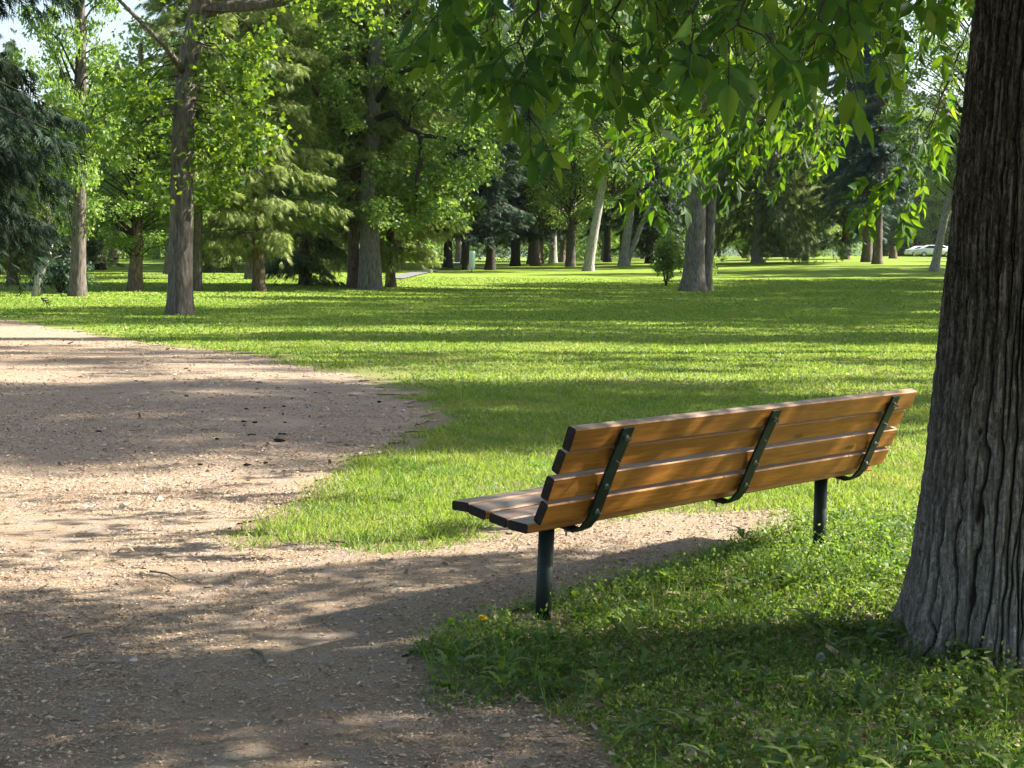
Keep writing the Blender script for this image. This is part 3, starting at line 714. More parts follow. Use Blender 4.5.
    for k in range(24):                                   # leaf clumps added above the view, placed so their shadow dapples the path
        h = r_.uniform(3.7, 5.2); gx = r_.uniform(-1.3, .75); gy = r_.uniform(5.9, 7.05); q = np.array([gx + SX * h, gy + SY * h, h]); i_l = r_.integers(len(limbs)); l = limbs[i_l]
        clumps.append(q - off); i = np.argmin(np.linalg.norm(l + off - q, axis=1)); tube(lb, [l[i], (l[i] + q - off) / 2 + [0, 0, .12], q - off], [.012, .008, .002], 4, cap=False)
    cl = np.repeat(np.array(clumps), 110, 0); n = len(cl)
    pos = cl + r_.normal(0, [.26, .26, .17], (n, 3)); W = pos + off
    c = CA * W[:, 1] - CB * W[:, 0]; sx = W[:, 0] - SX * W[:, 2]
    keep = (c < 6.85 + .22 * np.clip(sx, -3, .4)) & (W[:, 2] > 1.45 + .20 * np.maximum(W[:, 1], 0) + .2); pos = pos[keep]; n = len(pos)
    d = r_.normal(size=(n, 3)); d[:, 2] = d[:, 2] * .5 - .7; nr = r_.normal(size=(n, 3)) * .6; nr[:, 2] += .9
    L = r_.uniform(.065, .10, n); scatter(cr, *LEAF_MID, pos, d, nr, L, L * .5)
    cro = cr.build('crown', M['leaf_near'], root, smooth=True)
    tw_ = np.array(LEAF_HI[0])[:, :2]; uvs = np.zeros((len(cro.data.vertices), 3), np.float32); kk_ = len(P_) * len(tw_)
    uvs[:kk_, :2] = np.tile(tw_, (len(P_), 1)); uvs[:kk_, 2] = 1
    at__ = cro.data.attributes.new('blade', 'FLOAT_VECTOR', 'POINT'); at__.data.foreach_set('vector', uvs.ravel())
    lb.build('limbs', M['bark_dark'], root)
shade_tree()

# ------------------------------------------------------------------ tree generators
def conifer_crown(seed, H, Rr, z0, droop=.35, spray=.32, dens=42, up=.1, step=.36, per=6, hang=.4, gap=.12, power=.8, mats=None):
    r = np.random.default_rng(seed); mb = MB(); z = z0; P = []; D = []; N = []; L = []
    while z < H - .3:
        t0 = (z - z0) / (H - z0); Rz = Rr * (1 - t0) ** power * (1 if t0 > .06 else .8)
        for k in range(per):
            if r.random() < gap: continue
            az = r.uniform(0, 6.283); Lb = max(.3, Rz * r.uniform(.62, 1.12)); zz = z + r.uniform(-.5, .5) * step
            n = max(5, int(Lb * dens)); t = r.uniform(.12, 1, n) ** .8
            o = np.array([math.cos(az), math.sin(az)]); s = np.array([-o[1], o[0]])
            kink = up + r.normal(0, .05)
            def zc(t): return zz + Lb * (kink * t - droop * t ** 1.7 + .12 * droop * t ** 4)
            lat = r.normal(0, 1, n) * .17 * Lb * (1.05 - t) ** .7 + r.normal(0, .05, n)
            rad = Lb * t
            P.append(np.stack([o[0] * rad + s[0] * lat, o[1] * rad + s[1] * lat, zc(t) - np.abs(lat) * .25 - r.exponential(.10 * hang * 2, n)], -1))
            sg = np.sign(lat); w = r.uniform(.2, 1.0, n)
            D.append(np.stack([o[0] * .8 + s[0] * sg * w, o[1] * .8 + s[1] * sg * w, -hang * r.uniform(.4, 2.0, n)], -1))
            N.append(r.normal(0, .45, (n, 3)) + [0, 0, 1.]); L.append(spray * r.uniform(.6, 1.3, n))
            tt = np.linspace(0, .92, 4); tube(mb, np.stack([o[0] * Lb * tt, o[1] * Lb * tt, zc(tt)], -1), [.012 + .012 * Lb, .01 + .008 * Lb, .01, .005], 3, 1, cap=False)
        z += step * (1 - .35 * t0)
    P = np.concatenate(P); D = np.concatenate(D); N = np.concatenate(N); L = np.concatenate(L)
    scatter(mb, *SPRAY, P, D, N, L, L * .62, mat=0)
    return mb.mesh('conifer_crown', mats)

def leafy_crown(seed, H, Rr, z0, nclump=130, m=150, leaf=.15, clump=.75, T=LEAF_LO, mats=None, cz=None, lim=True, flat=.55):
    r = np.random.default_rng(seed); mb = MB(); cs = []
    cz = cz or (z0 + H) / 2; hz = (H - z0) / 2
    while len(cs) < nclump:
        q = r.uniform(-1, 1, 3)
        rr = np.linalg.norm(q)
        if rr > 1 or rr < .35: continue
        if r.random() > .35 + .65 * rr: continue
        wob = 1 + .22 * math.sin(3 * math.atan2(q[1], q[0]) + seed) + .12 * math.sin(5 * q[2] + seed * 2)
        cs.append([q[0] * Rr * wob, q[1] * Rr * wob, (z0 + H) / 2 + q[2] * hz])
    cs = np.array(cs)
    for c in cs:
        zs = max(z0 * .55, min(H * .8, c[2] - .45 * math.hypot(c[0], c[1]) - r.uniform(.3, 1.5)))
        mid = np.array([c[0] * .45, c[1] * .45, zs + (c[2] - zs) * .62]) + r.normal(0, .15, 3)
        if r.random() < .6: tube(mb, [[0, 0, zs], mid, c], [.055, .035, .012], 4, 1, cap=False)
    cc = np.repeat(cs, m, 0); n = len(cc); sz = np.repeat(clump * r.uniform(.6, 1.35, len(cs)), m)
    g = r.normal(size=(n, 3)); g = g / np.linalg.norm(g, axis=1)[:, None] * (r.uniform(0, 1, n) ** .45)[:, None]
    pos = cc + g * sz[:, None] * [1, 1, flat]; pos[:, 2] -= r.exponential(.12, n)
    d = r.normal(size=(n, 3)); d[:, 2] = d[:, 2] * .5 - .6; nr = r.normal(size=(n, 3)) * .7; nr[:, 2] += .8
    L = leaf * r.uniform(.7, 1.3, n); scatter(mb, *T, pos, d, nr, L, L * .62, mat=0)
    return mb.mesh('leafy_crown', mats)

def trunk_mesh(h, r0, lean=(0, 0), mat=None, bend=.15, seed=0, taper=.75, flare=.35, fork=None, limbs=()):
    r = np.random.default_rng(seed + 100); mb = MB(); n = 22; t = np.linspace(0, 1, n); z = -.3 + (h + .3) * t
    ph = r.uniform(0, 6, 2)
    x = lean[0] * np.maximum(z, 0) + bend * np.sin(t * 3 + ph[0]) - bend * math.sin(ph[0]); y = lean[1] * np.maximum(z, 0) + bend * np.sin(t * 2.3 + ph[1]) - bend * math.sin(ph[1])
    P = np.stack([x, y, z], -1); rad = r0 * (1 - taper * t) * (1 + flare * np.exp(-np.maximum(z, 0) / (r0 * 1.3)))
    zz = np.linspace(-.3, h, 60); P2 = np.stack([np.interp(zz, z, x), np.interp(zz, z, y), zz], -1); ra = np.interp(zz, z, rad); ra = r0 * (1 - taper * (zz + .3) / (h + .3)) * (1 + flare * np.exp(-np.maximum(zz, 0) / (r0 * 1.3)))
    th = np.arange(20) / 20 * 2 * np.pi
    rg = ra[:, None] * (1 + .05 * np.cos(5 * th + seed)[None] * np.exp(-np.maximum(zz, 0) / 1.0)[:, None] + .03 * r.normal(size=(60, 20)))
    V = P2[:, None] + np.stack([rg * np.cos(th), rg * np.sin(th), 0 * rg], -1)
    i = np.arange(59)[:, None] * 20; j = np.arange(20)[None]; k = (j + 1) % 20
    mb.add(V.reshape(-1, 3), None, np.stack([i + j, i + k, i + 20 + k, i + 20 + j], -1).reshape(-1, 4))
    for pts, rr in limbs: tube(mb, pts, rr, 10)
    return mb.mesh('trunk', mat)

LM = [M['leaf_elm'], M['bark_dark']]; NM = [M['needle_dark'], M['dead_twig']]
CROWN = {
    'spruceA': conifer_crown(1, 21, 3.4, 1.9, .42, .34, 34, mats=NM),
    'spruceB': conifer_crown(2, 19, 2.9, 2.6, .30, .34, 36, up=.02, mats=NM),
    'spruceC': conifer_crown(3, 24, 3.8, 3.2, .50, .38, 30, hang=.8, mats=NM),
    'weeper': conifer_crown(4, 17, 4.2, 2.0, .55, .36, 44, hang=1.5, power=.6, step=.5, gap=.2, mats=NM),
    'fir': conifer_crown(5, 18, 3.3, 1.6, .28, .30, 46, hang=.7, power=.6, step=.42, gap=.2, mats=NM),
    'leafA': leafy_crown(11, 19, 5.0, 4.0, 210, 130, .20, .95, mats=LM),
    'leafB': leafy_crown(12, 17, 4.2, 3.2, 180, 120, .20, .85, mats=LM),
    'leafC': leafy_crown(13, 22, 5.5, 5.0, 230, 120, .24, 1.1, mats=LM),
    'airy': leafy_crown(17, 17, 4.4, 3.2, 95, 85, .19, .8, mats=LM),
    'narrow': leafy_crown(14, 15, 2.3, 2.2, 150, 120, .16, .6, mats=LM),
}
CM = {'spruce': 'needle_dark'}
MESHTR = {}
def tree(label, x, y, crown, mat, h=18, r0=.28, bark='bark_warm', lean=(0, 0), scale=1, rz=None, name='tree', cat='tree', group=None, sx=1, seed=0, flare=.35, bend=.12, lift=0, coff=None, second=None, taper=.75, zc=None):
    z = float(terrain(x, y)) - .02
    root = empty(name, (x, y, z)); tag(root, label, cat, group)
    rr = np.random.default_rng(seed + int(abs(x * 13 + y * 7)))
    tr = link('trunk', trunk_mesh(h * .93, r0, lean, M[bark], bend, seed + int(abs(x * 3 + y)), taper, flare), root)
    if second:
        t2 = link('trunk', trunk_mesh(h * .8, second[2], second[3], M[bark], bend, seed + 5, taper, flare), root); t2.location = (second[0], second[1], 0)
    cr = link('crown', crown if not isinstance(crown, str) else CROWN[crown], root)
    cr.rotation_euler = (0, 0, rr.uniform(0, 6.28) if rz is None else rz); cr.scale = (scale * sx, scale * sx, scale if zc is None else zc)
    c = coff or (lean[0] * h * .45, lean[1] * h * .45); cr.location = (c[0], c[1], lift)
    if mat: cr.material_slots[0].link = 'OBJECT'; cr.material_slots[0].material = M[mat]
    return root
def tree_px(label, px, py, *a, **k):
    p = ground(px, py); return tree(label, p[0], p[1], *a, **k)

# ------------------------------------------------------------------ trees seen across the lawn
# left tree: leaning trunk with one limb going right, leaves hanging low
lt = ground(180, 315)
def left_tree():
    root = empty('maple_tree', (lt[0], lt[1], lt[2] - .02)); tag(root, 'tall leaning tree at the path corner with one bare limb reaching right', 'tree')
    def q(px, py, dy=0): return at(px, py, lt[1] + dy) - lt
    b = [q(180, 330), q(180, 300), q(181, 240), q(182, 170), q(184, 110), q(188, 60), q(197, 20), q(206, -20), q(214, -90), q(225, -200)]
    mb = MB(); P = np.array(b); s = np.linspace(0, 9, 60); Pf = np.stack([np.interp(s, range(10), P[:, i]) for i in range(3)], -1)
    for _ in range(6): Pf[1:-1] = (Pf[:-2] + 2 * Pf[1:-1] + Pf[2:]) / 4
    hh = Pf[:, 2]; rad = .268 + .10 * np.exp(-np.maximum(hh + .1, 0) / .35) - .008 * hh
    tube(mb, Pf, rad, 24)
    L1 = np.array([q(200, 12), q(225, 6), q(262, 4), q(300, -3), q(330, -10), q(380, -40)]); tube(mb, L1, [.17, .13, .11, .10, .08, .05], 12)
    L2 = np.array([q(186, 75), q(165, 45, -1), q(140, 20, -1.5), q(110, -10, -2)]); tube(mb, L2, [.09, .06, .05, .03], 8)
    tube(mb, [q(188, 140), q(210, 128, .5), q(240, 150, .8), q(262, 175, 1)], [.06, .045, .03, .015], 6)
    tube(mb, [q(184, 100), q(150, 120, -.6), q(120, 150, -1.0)], [.05, .03, .015], 6)
    mb.build('trunk', M['bark_grey'], root)
    kn = MB(); k = q(186, 80, -.24)   # a healed branch scar
    tube(kn, [k, k + [0, -.05, 0]], [.09, .05], 12); kn.build('knot', M['bark_grey'], root)
    r = np.random.default_rng(5); cl = []; sz = []
    boxes = [((105, 62), (150, 100), 7), ((110, 70), (160, 150), 9), ((140, 160), (180, 195), 5), ((200, 70), (255, 120), 12), ((215, 110), (290, 160), 13), ((205, 25), (290, 70), 9), ((172, 122), (200, 152), 3), ((40, -90), (360, -10), 36), ((195, 150), (235, 200), 6), ((290, -20), (370, 20), 7), ((60, 100), (110, 140), 4)]
    for (a, b_), (c, d), n in boxes:
        for _ in range(n): cl.append(q(r.uniform(a, c), r.uniform(b_, d), r.uniform(-1.8, 2.6))); sz.append(r.uniform(.2, .5))
    cl = np.array(cl)
    for k in range(70):
        v = r.normal(size=3); v = v / np.linalg.norm(v) * r.uniform(.5, 1); cl = np.concatenate([cl, [[v[0] * 4.5 + .5, v[1] * 4.5, 10.2 + v[2] * 3.2]]]); sz.append(r.uniform(.5, .9))
    tw = MB()
    for c in cl[::2]:
        s_ = Pf[np.argmin(np.abs(Pf[:, 2] - (c[2] + .8)))]; tube(tw, [s_, (s_ + c) / 2 + [0, 0, .25], c], [.02, .014, .005], 4, cap=False)
    tw.build('branches', M['bark_dark'], root)
    m = 66; cc = np.repeat(cl, m, 0); n = len(cc); ss = np.repeat(sz, m)[:, None]
    pos = cc + r.normal(size=(n, 3)) * ss * [.75, .75, .5]
    d = r.normal(size=(n, 3)); d[:, 2] = d[:, 2] * .4 - .6; nr = r.normal(size=(n, 3)) * .7; nr[:, 2] += .7
    L = r.uniform(.10, .17, n); cr = MB(); scatter(cr, *MAPLE, pos, d, nr, L, L); cr.build('crown', M['leaf_maple'], root)
left_tree()

# elm in the middle distance: pale trunk, dark crooked limbs, crown reaching low
def mid_elm():
    p = ground(370, 289); root = empty('elm_tree', (p[0], p[1], p[2] - .02)); tag(root, 'broad leafy tree with dark crooked limbs and thick pale trunk in mid lawn', 'tree')
    def q(px, py, dy=0): return at(px, py, p[1] + dy) - p
    mb = MB(); P = np.array([q(371, 296), q(370, 286), q(370, 255), q(370, 225), q(370, 180), q(372, 120), q(376, 60), q(380, -20), q(384, -120)])
    hh = P[:, 2]; tube(mb, P, .40 + .12 * np.exp(-np.maximum(hh, 0) / .7) - .012 * hh, 20)
    mb.build('trunk', M['bark_mid'], root)
    lb = MB()
    for pts, r0 in (([(373, 120), (395, 112, -1), (408, 128, -1.5), (424, 135, -2), (446, 138, -2.2)], .14), ([(420, 135, -2), (421, 160, -2.1), (417, 175, -2.2), (416, 198, -2.2)], .11),
                    ([(374, 105), (390, 80, -1), (402, 72, -1), (430, 60, -1.4), (448, 62, -2)], .12), ([(371, 130), (345, 110, -1), (322, 100, -2), (300, 70, -2)], .12),
                    ([(372, 90), (350, 60, 1), (330, 30, 1), (300, 0, 1)], .12), ([(408, 128, -1.5), (412, 108, -1.7), (425, 92, -2)], .06), ([(375, 60), (400, 20, 0), (440, -20, 0)], .13), ([(371, 160), (345, 170, -2), (320, 160, -3)], .08)):
        tube(lb, [q(*a) for a in pts], np.linspace(r0, r0 * .45, len(pts)), 8)
    lb.build('limbs', M['bark_dark'], root)
    r = np.random.default_rng(15); cl = []; sz = []
    for (a, b_), (c, d), n, dp in [((285, 150), (345, 215), 26, 4), ((330, 175), (420, 225), 36, 4), ((420, 160), (480, 215), 22, 4), ((280, 60), (360, 160), 60, 4), ((240, -20), (370, 90), 110, 5),
                                  ((380, -30), (500, 60), 80, 5), ((440, 60), (500, 170), 34, 4), ((372, 60), (440, 110), 12, 4), ((375, 140), (440, 175), 10, 4), ((240, -170), (520, -20), 170, 6)]:
        for _ in range(n): cl.append(q(r.uniform(a, c), r.uniform(b_, d), r.uniform(-dp, dp))); sz.append(r.uniform(.35, .8))
    m = 120; cc = np.repeat(np.array(cl), m, 0); n = len(cc); ss = np.repeat(sz, m)[:, None]
    g = r.normal(size=(n, 3)); g = g / np.linalg.norm(g, axis=1)[:, None] * (r.uniform(0, 1, n) ** .45)[:, None]
    pos = cc + g * ss * [1.15, 1.15, .6]; pos[:, 2] -= r.exponential(.08, n)
    d = r.normal(size=(n, 3)); d[:, 2] = d[:, 2] * .4 - .6; nr = r.normal(size=(n, 3)) * .7; nr[:, 2] += .8
    L = r.uniform(.13, .22, n); cr = MB(); scatter(cr, *LEAF_LO, pos, d, nr, L, L * .65); cr.build('crown', M['leaf_elm'], root)
mid_elm()

# twin trunked tree right of centre
tree_px('thick twin trunked tree standing alone behind the bench backrest', 693, 291, 'leafA', 'leaf_elm', h=21, r0=.42, bark='bark_mid', lean=(.02, 0), seed=1, second=(.56, .35, .22, (.02, 0)), lift=3.0, flare=.5, taper=.5)

# trees in front of the wood
sp = [  # label, px, py, crown, mat, kwargs
    ('leafy tree with a stout brown trunk left of the leaning tree', 77, 296, 'narrow', 'leaf_elm', dict(bark='bark_grey', h=14, r0=.24, lift=-.2, scale=.95, sx=.62)),
    ('leafy tree just left of the leaning one, trunk half hidden', 135, 291, 'leafA', 'leaf_elm', dict(h=9, r0=.25, lift=-.4, scale=.41, sx=1.45)),
    ('slim conifer close behind the leaning tree trunk', 197, 291, 'spruceB', 'needle_light', dict(h=18, r0=.17, lift=1.0, name='spruce_tree', bark='bark_grey')),
    ('yellow green drooping fir with a short brown trunk', 259, 291, 'fir', 'needle_light', dict(h=17, r0=.22, scale=1.0, lift=.25, name='fir_tree')),
    ('low dark conifer filling in between the fir and the elm', 305, 285, 'fir', 'needle_olive', dict(h=12, r0=.22, scale=.8, lift=-1.2, name='fir_tree')),
    ('brown trunked conifer touching the elm on its left', 354, 288, 'spruceB', 'needle_light', dict(h=20, r0=.24, lift=.6, name='spruce_tree')),
    ('sunlit yellowish fir touching the elm on its right', 391, 287, 'fir', 'needle_light', dict(h=15, r0=.20, scale=.95, lift=-.1, name='fir_tree')),
    ('weeping conifer with hanging brown sprays right of the twin trunks', 757, 263, 'weeper', 'needle_olive', dict(h=16, r0=.36, scale=1.35, lift=.0, name='spruce_tree', bark='bark_pale')),
    ('blue grey spruce with dense boughs, left of the paired trunks', 845, 259, 'spruceA', 'needle_blue', dict(h=21, r0=.3, scale=1.15, lift=-.6, name='spruce_tree')),
    ('left of two paired grey trunks behind the hanging leaves', 867, 262, 'spruceC', 'needle_blue', dict(h=23, r0=.36, lift=1.6, name='spruce_tree', bark='bark_grey')),
    ('right of two paired grey trunks behind the hanging leaves', 877, 264, 'spruceB', 'needle_blue', dict(h=20, r0=.32, lift=1.8, name='spruce_tree', bark='bark_grey')),
    ('thin pale leaning trunk beside the parked cars', 934, 271, 'leafB', 'leaf_pale', dict(h=15, r0=.26, lean=(.16, 0), lift=1.5, bark='bark_pale', coff=(1.5, 0), name='birch_tree')),
    ('pale trunk leaning right in front of the dark spruces', 588, 271, 'leafB', 'leaf_elm', dict(h=16, r0=.32, lean=(.15, 0), lift=2.2, bark='bark_pale', coff=(1.4, 0), name='birch_tree')),
    ('forked pale trunk right of the leaning one', 623, 266, 'leafC', 'leaf_pale', dict(h=18, r0=.34, lean=(.12, 0), lift=2.0, bark='bark_pale', second=(.2, .1, .2, (.34, 0)), name='birch_tree')),
    ('tall straight pale trunk at the right end of the dark spruces', 553, 263, 'leafC', 'leaf_pale', dict(h=21, r0=.34, lift=4, bark='bark_pale', taper=.4, name='birch_tree')),
    ('dark spruce just behind the white post', 466, 270, 'spruceA', 'needle_dark', dict(h=21, r0=.22, lift=.4, bark='bark_dark', name='spruce_tree')),
    ('dark spruce right of the white post', 490, 270, 'spruceB', 'needle_dark', dict(h=20, r0=.30, lift=.0, bark='bark_dark', name='spruce_tree')),
    ('dark spruce with wide skirt, third right of the white post', 515, 266, 'spruceA', 'needle_dark', dict(h=22, r0=.34, lift=.2, scale=1.05, bark='bark_dark', name='spruce_tree')),
    ('thick trunked spruce left of the tall pale trunk', 534, 264, 'spruceC', 'needle_dark', dict(h=24, r0=.5, lift=.0, bark='bark_warm', name='spruce_tree')),
    ('dark spruce between the white post and the leaning fir', 448, 268, 'spruceB', 'needle_dark', dict(h=19, r0=.3, lift=.2, bark='bark_dark', name='spruce_tree')),
    ('brown trunked spruce behind the tall pale trunk', 562, 262, 'spruceB', 'needle_olive', dict(h=17, r0=.34, scale=.9, lift=.4, bark='bark_warm', name='spruce_tree')),
    ('dark spruce between the two pale leaning trunks', 607, 262, 'spruceA', 'needle_dark', dict(h=22, r0=.3, lift=1.2, bark='bark_dark', name='spruce_tree')),
    ('dark spruce right of the forked pale trunk', 650, 262, 'spruceC', 'needle_dark', dict(h=22, r0=.3, lift=.6, bark='bark_grey', name='spruce_tree')),
    ('sparse conifer at the left edge beyond the path', 12, 285, 'fir', 'needle_light', dict(h=9, r0=.2, scale=.52, name='fir_tree')),
    ('green conifer between the weeping one and the blue spruce', 800, 258, 'fir', 'needle_light', dict(h=20, r0=.3, scale=1.2, lift=1.0, name='fir_tree')),
    ('leafy tree behind the parked cars', 965, 257, 'leafA', 'leaf_elm', dict(h=18, r0=.3, lift=-1.5, name='tree')),
]
for i, (lab, px, py, cr, mt, kw) in enumerate(sp): tree_px(lab, px, py, cr, mt, seed=i * 7, **kw)

# dark spruce whose boughs hang in at the left edge
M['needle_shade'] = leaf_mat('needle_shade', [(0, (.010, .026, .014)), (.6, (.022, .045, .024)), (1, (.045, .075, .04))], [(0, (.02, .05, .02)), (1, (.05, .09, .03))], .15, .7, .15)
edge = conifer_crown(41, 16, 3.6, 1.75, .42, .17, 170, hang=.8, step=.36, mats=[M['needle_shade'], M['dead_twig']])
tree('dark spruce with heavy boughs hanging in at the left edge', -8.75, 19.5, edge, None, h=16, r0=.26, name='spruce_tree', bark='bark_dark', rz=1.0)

# trees to the right whose shade crosses the lawn and path
for i, (x, y, cr, mt, h, s, zc, lab) in enumerate([
    (9.8, 16.87, 'airy', 'leaf_elm', 15, 0.76, 0.95, 'leafy tree right of the view, nearest to the bench'),
    (16, 16.4, 'narrow', 'leaf_elm', 19, 1.0, 0.9, 'slim high crowned tree right of the view, level with the nearest one'),
    (16, 18.73, 'leafA', 'leaf_elm', 18, 0.6, 1.1, 'leafy tree right of the view, second from the bench'),
    (13, 25.4, 'airy', 'leaf_elm', 19, .62, .8, 'slim high crowned tree right of the view, second nearest of its kind'),
    (13.5, 23.57, 'airy', 'leaf_elm', 15, .5, .95, 'thin crowned leafy tree right of the view, beside the small dark spruce'),
    (14, 29.26, 'spruceB', 'needle_dark', 19, 0.72, 1.0, 'small dark spruce right of the view'),
    (22, 32.28, 'leafC', 'leaf_elm', 21, 0.45, 1.0, 'small crowned leafy tree right of the view'),
    (18, 37.47, 'leafA', 'leaf_elm', 22, 0.76, 1.25, 'tall round headed leafy tree right of the view'),
    (20, 43.12, 'leafC', 'leaf_elm', 24, 0.74, 1.15, 'tall leafy tree right of the view, next to the round headed one'),
    (21.5, 48.65, 'leafB', 'leaf_elm', 24, 0.95, 1.3, 'broad leafy tree right of the view, middle of the far row'),
    (23.5, 54.30, 'leafC', 'leaf_elm', 26, 0.78, 1.15, 'leafy tree right of the view, past the middle of the far row'),
    (26, 60.07, 'leafA', 'leaf_elm', 26, 0.85, 1.3, 'round leafy tree right of the view, fifth of the far row'),
    (28, 66.24, 'leafC', 'leaf_elm', 26, 0.8, 1.2, 'leafy tree right of the view, sixth of the far row'),
    (31, 72.66, 'spruceA', 'needle_dark', 26, 1.25, 1.2, 'tall dark spruce right of the view, farthest of the row'),
    (33, 44.30, 'leafC', 'leaf_elm', 27, 0.9, 1.25, 'leafy tree right of the view, standing behind the row'),
    (36, 54.32, 'leafA', 'leaf_elm', 27, 0.9, 1.35, 'broad leafy tree right of the view, behind the middle of the row'),
    (39, 65.38, 'leafC', 'leaf_elm', 27, 0.95, 1.3, 'broad leafy tree right of the view, at the far end'),
]): tree(lab, x, y, cr, mt, h=h, r0=.2, name='tree' if 'leafy' in lab else 'spruce_tree', scale=s, zc=zc, seed=i, lift=8.5 if 'high crowned' in lab else 0)

# the wood closing the lawn: individual copies
rr = np.random.default_rng(99); placed = []
kinds = [('spruceA', 'needle_dark'), ('spruceB', 'needle_olive'), ('leafA', 'leaf_pale'), ('leafA', 'leaf_elm'), ('leafC', 'leaf_pale'), ('leafB', 'leaf_elm'), ('leafC', 'leaf_elm'), ('fir', 'needle_light')]
def wood(n, ylo, yhi, avoid=None, smin=.9, smax=1.25, group='trees of the wood beyond the lawn', lift=-.8):
    c = 0; tries = 0
    while c < n and tries < 4000:
        tries += 1
        y = rr.uniform(ylo, yhi); x = rr.uniform(-.42, .42) * y; px = 512 + x / y * 1540
        if any((x - a) ** 2 + (y - b) ** 2 < 4.6 ** 2 for a, b in placed): continue
        if avoid and any(a < px < b for a, b in avoid): continue
        placed.append((x, y)); k = kinds[rr.integers(len(kinds))]; s = rr.uniform(smin, smax)
        if -90 < px < 235 and y < 136: s *= .50 if y < 106 else .60
        nm = 'spruce_tree' if 'spruce' in k[0] else ('fir_tree' if k[0] == 'fir' else 'tree')
        lab = {'spruce_tree': 'dark conifer of the wood closing the far side of the lawn', 'fir_tree': 'yellow green conifer of the wood closing the far side of the lawn', 'tree': 'leafy tree of the wood closing the far side of the lawn'}[nm]
        tree(lab, x, y, k[0], k[1], h=20 * s, r0=.3, scale=s, lift=lift, seed=c, name=nm, group=group, bark='bark_dark' if nm == 'spruce_tree' else 'bark_grey'); c += 1
wood(24, 70, 105, avoid=[(410, 1100)])
wood(26, 106, 135, smin=.75, smax=1.05, avoid=[(670, 1100)])
wood(42, 150, 240, smin=.9, smax=1.3, avoid=[(860, 1010)], lift=-3.2)
wood(30, 245, 310, smin=.9, smax=1.2, avoid=[], lift=-4.2)
for i_, (px_, Y_, k_, s_) in enumerate(((868, 232, 6, 1.2), (892, 238, 1, 1.25), (912, 229, 5, 1.25), (930, 236, 0, 1.2), (948, 226, 4, 1.2), (964, 240, 2, 1.3), (985, 230, 6, 1.2), (905, 250, 4, 1.3), (940, 255, 7, 1.3), (880, 252, 3, 1.3))):
    tree('tree of the row directly behind the parked cars', (px_ - 512) / 1540 * Y_, Y_, *kinds[k_], h=20, r0=.3, scale=s_, lift=-3.8, seed=i_, group='trees behind the parked cars', bark='bark_dark')

def undergrowth():
    r = np.random.default_rng(77); mb = MB()
    for x0, x1, y0, n, h in ((-85, 14, 190, 520, 3.6), (8, 110, 268, 420, 5.0), (-60, -14, 128, 130, 1.6)):
        cx = r.uniform(x0, x1, n); cy = y0 + r.uniform(-7, 7, n); cz = terrain(cx, cy) + r.uniform(.1, 1, n) * h
        c = np.repeat(np.stack([cx, cy, cz], -1), 70, 0); m = len(c); pos = c + r.normal(size=(m, 3)) * [1.0, 1.0, .6]; pos[:, 2] = np.maximum(pos[:, 2], terrain(pos[:, 0], pos[:, 1]))
        d = r.normal(size=(m, 3)); d[:, 2] -= .3; nr = r.normal(size=(m, 3)) * .8; nr[:, 2] += .7; L = r.uniform(.22, .45, m); scatter(mb, *LEAF_LO, pos, d, nr, L, L * .6)
    o = mb.build('undergrowth', M['leaf_elm']); tag(o, 'mass of bushes and undergrowth below the far trees', 'undergrowth', kind='stuff')
undergrowth()
# shrub by the twin trunks, shrub and dead snag at the left
def shrub(label, px, py, h, w, n, mat, leaf=.1, dy=0):
    p = ground(px, py); root = empty('shrub', (p[0], p[1] + dy, p[2])); tag(root, label, 'shrub'); r = np.random.default_rng(int(px))
    st = MB()
    for k in range(9):
        a = r.uniform(0, 6.28); e = [math.cos(a) * w * .4, math.sin(a) * w * .4, h * r.uniform(.6, 1)]; tube(st, [[0, 0, -.05], [e[0] * .4, e[1] * .4, e[2] * .5], e], [.02, .013, .004], 5)
    st.build('stems', M['bark_dark'], root)
    c = r.normal(size=(n // 40, 3)) * [w * .25, w * .25, h * .2] + [0, 0, h * .55]; cc = np.repeat(c, 40, 0); m = len(cc); pos = cc + r.normal(size=(m, 3)) * [w * .09, w * .09, h * .06]; pos[:, 2] = np.abs(pos[:, 2])
    d = r.normal(size=(m, 3)); d[:, 2] -= .3; nr = r.normal(size=(m, 3)) * .8; nr[:, 2] += .7; L = leaf * r.uniform(.7, 1.3, m)
    mb = MB(); scatter(mb, *LEAF_MID, pos, d, nr, L, L * .6); mb.build('foliage', M[mat], root)
shrub('loose green shrub left of the twin trunks', 670, 287, 2.5, 1.3, 2400, 'leaf_pale', .15, 1.8)
shrub('pale shrub right of the twin trunks', 712, 283, 1.5, 1.1, 2000, 'leaf_pale', .13, 3)
shrub('small dark shrub beside the grey snag at the left edge', 50, 294, 1.2, 1.6, 2600, 'needle_dark', .12, 1)
def snag():
    p = ground(36, 296); root = empty('dead_snag', tuple(p)); tag(root, 'short grey broken dead trunk leaning at the left edge', 'dead tree')
    mb = MB(); tube(mb, [[0, 0, -.1], [.1, 0, .5], [.38, 0, 1.2], [.5, 0, 1.55]], [.16, .11, .08, .03], 10); tube(mb, [[.25, 0, .85], [.62, -.1, 1.15], [.8, -.1, 1.2]], [.05, .03, .01], 6); mb.build('trunk', M['bark_pale'], root)
snag()

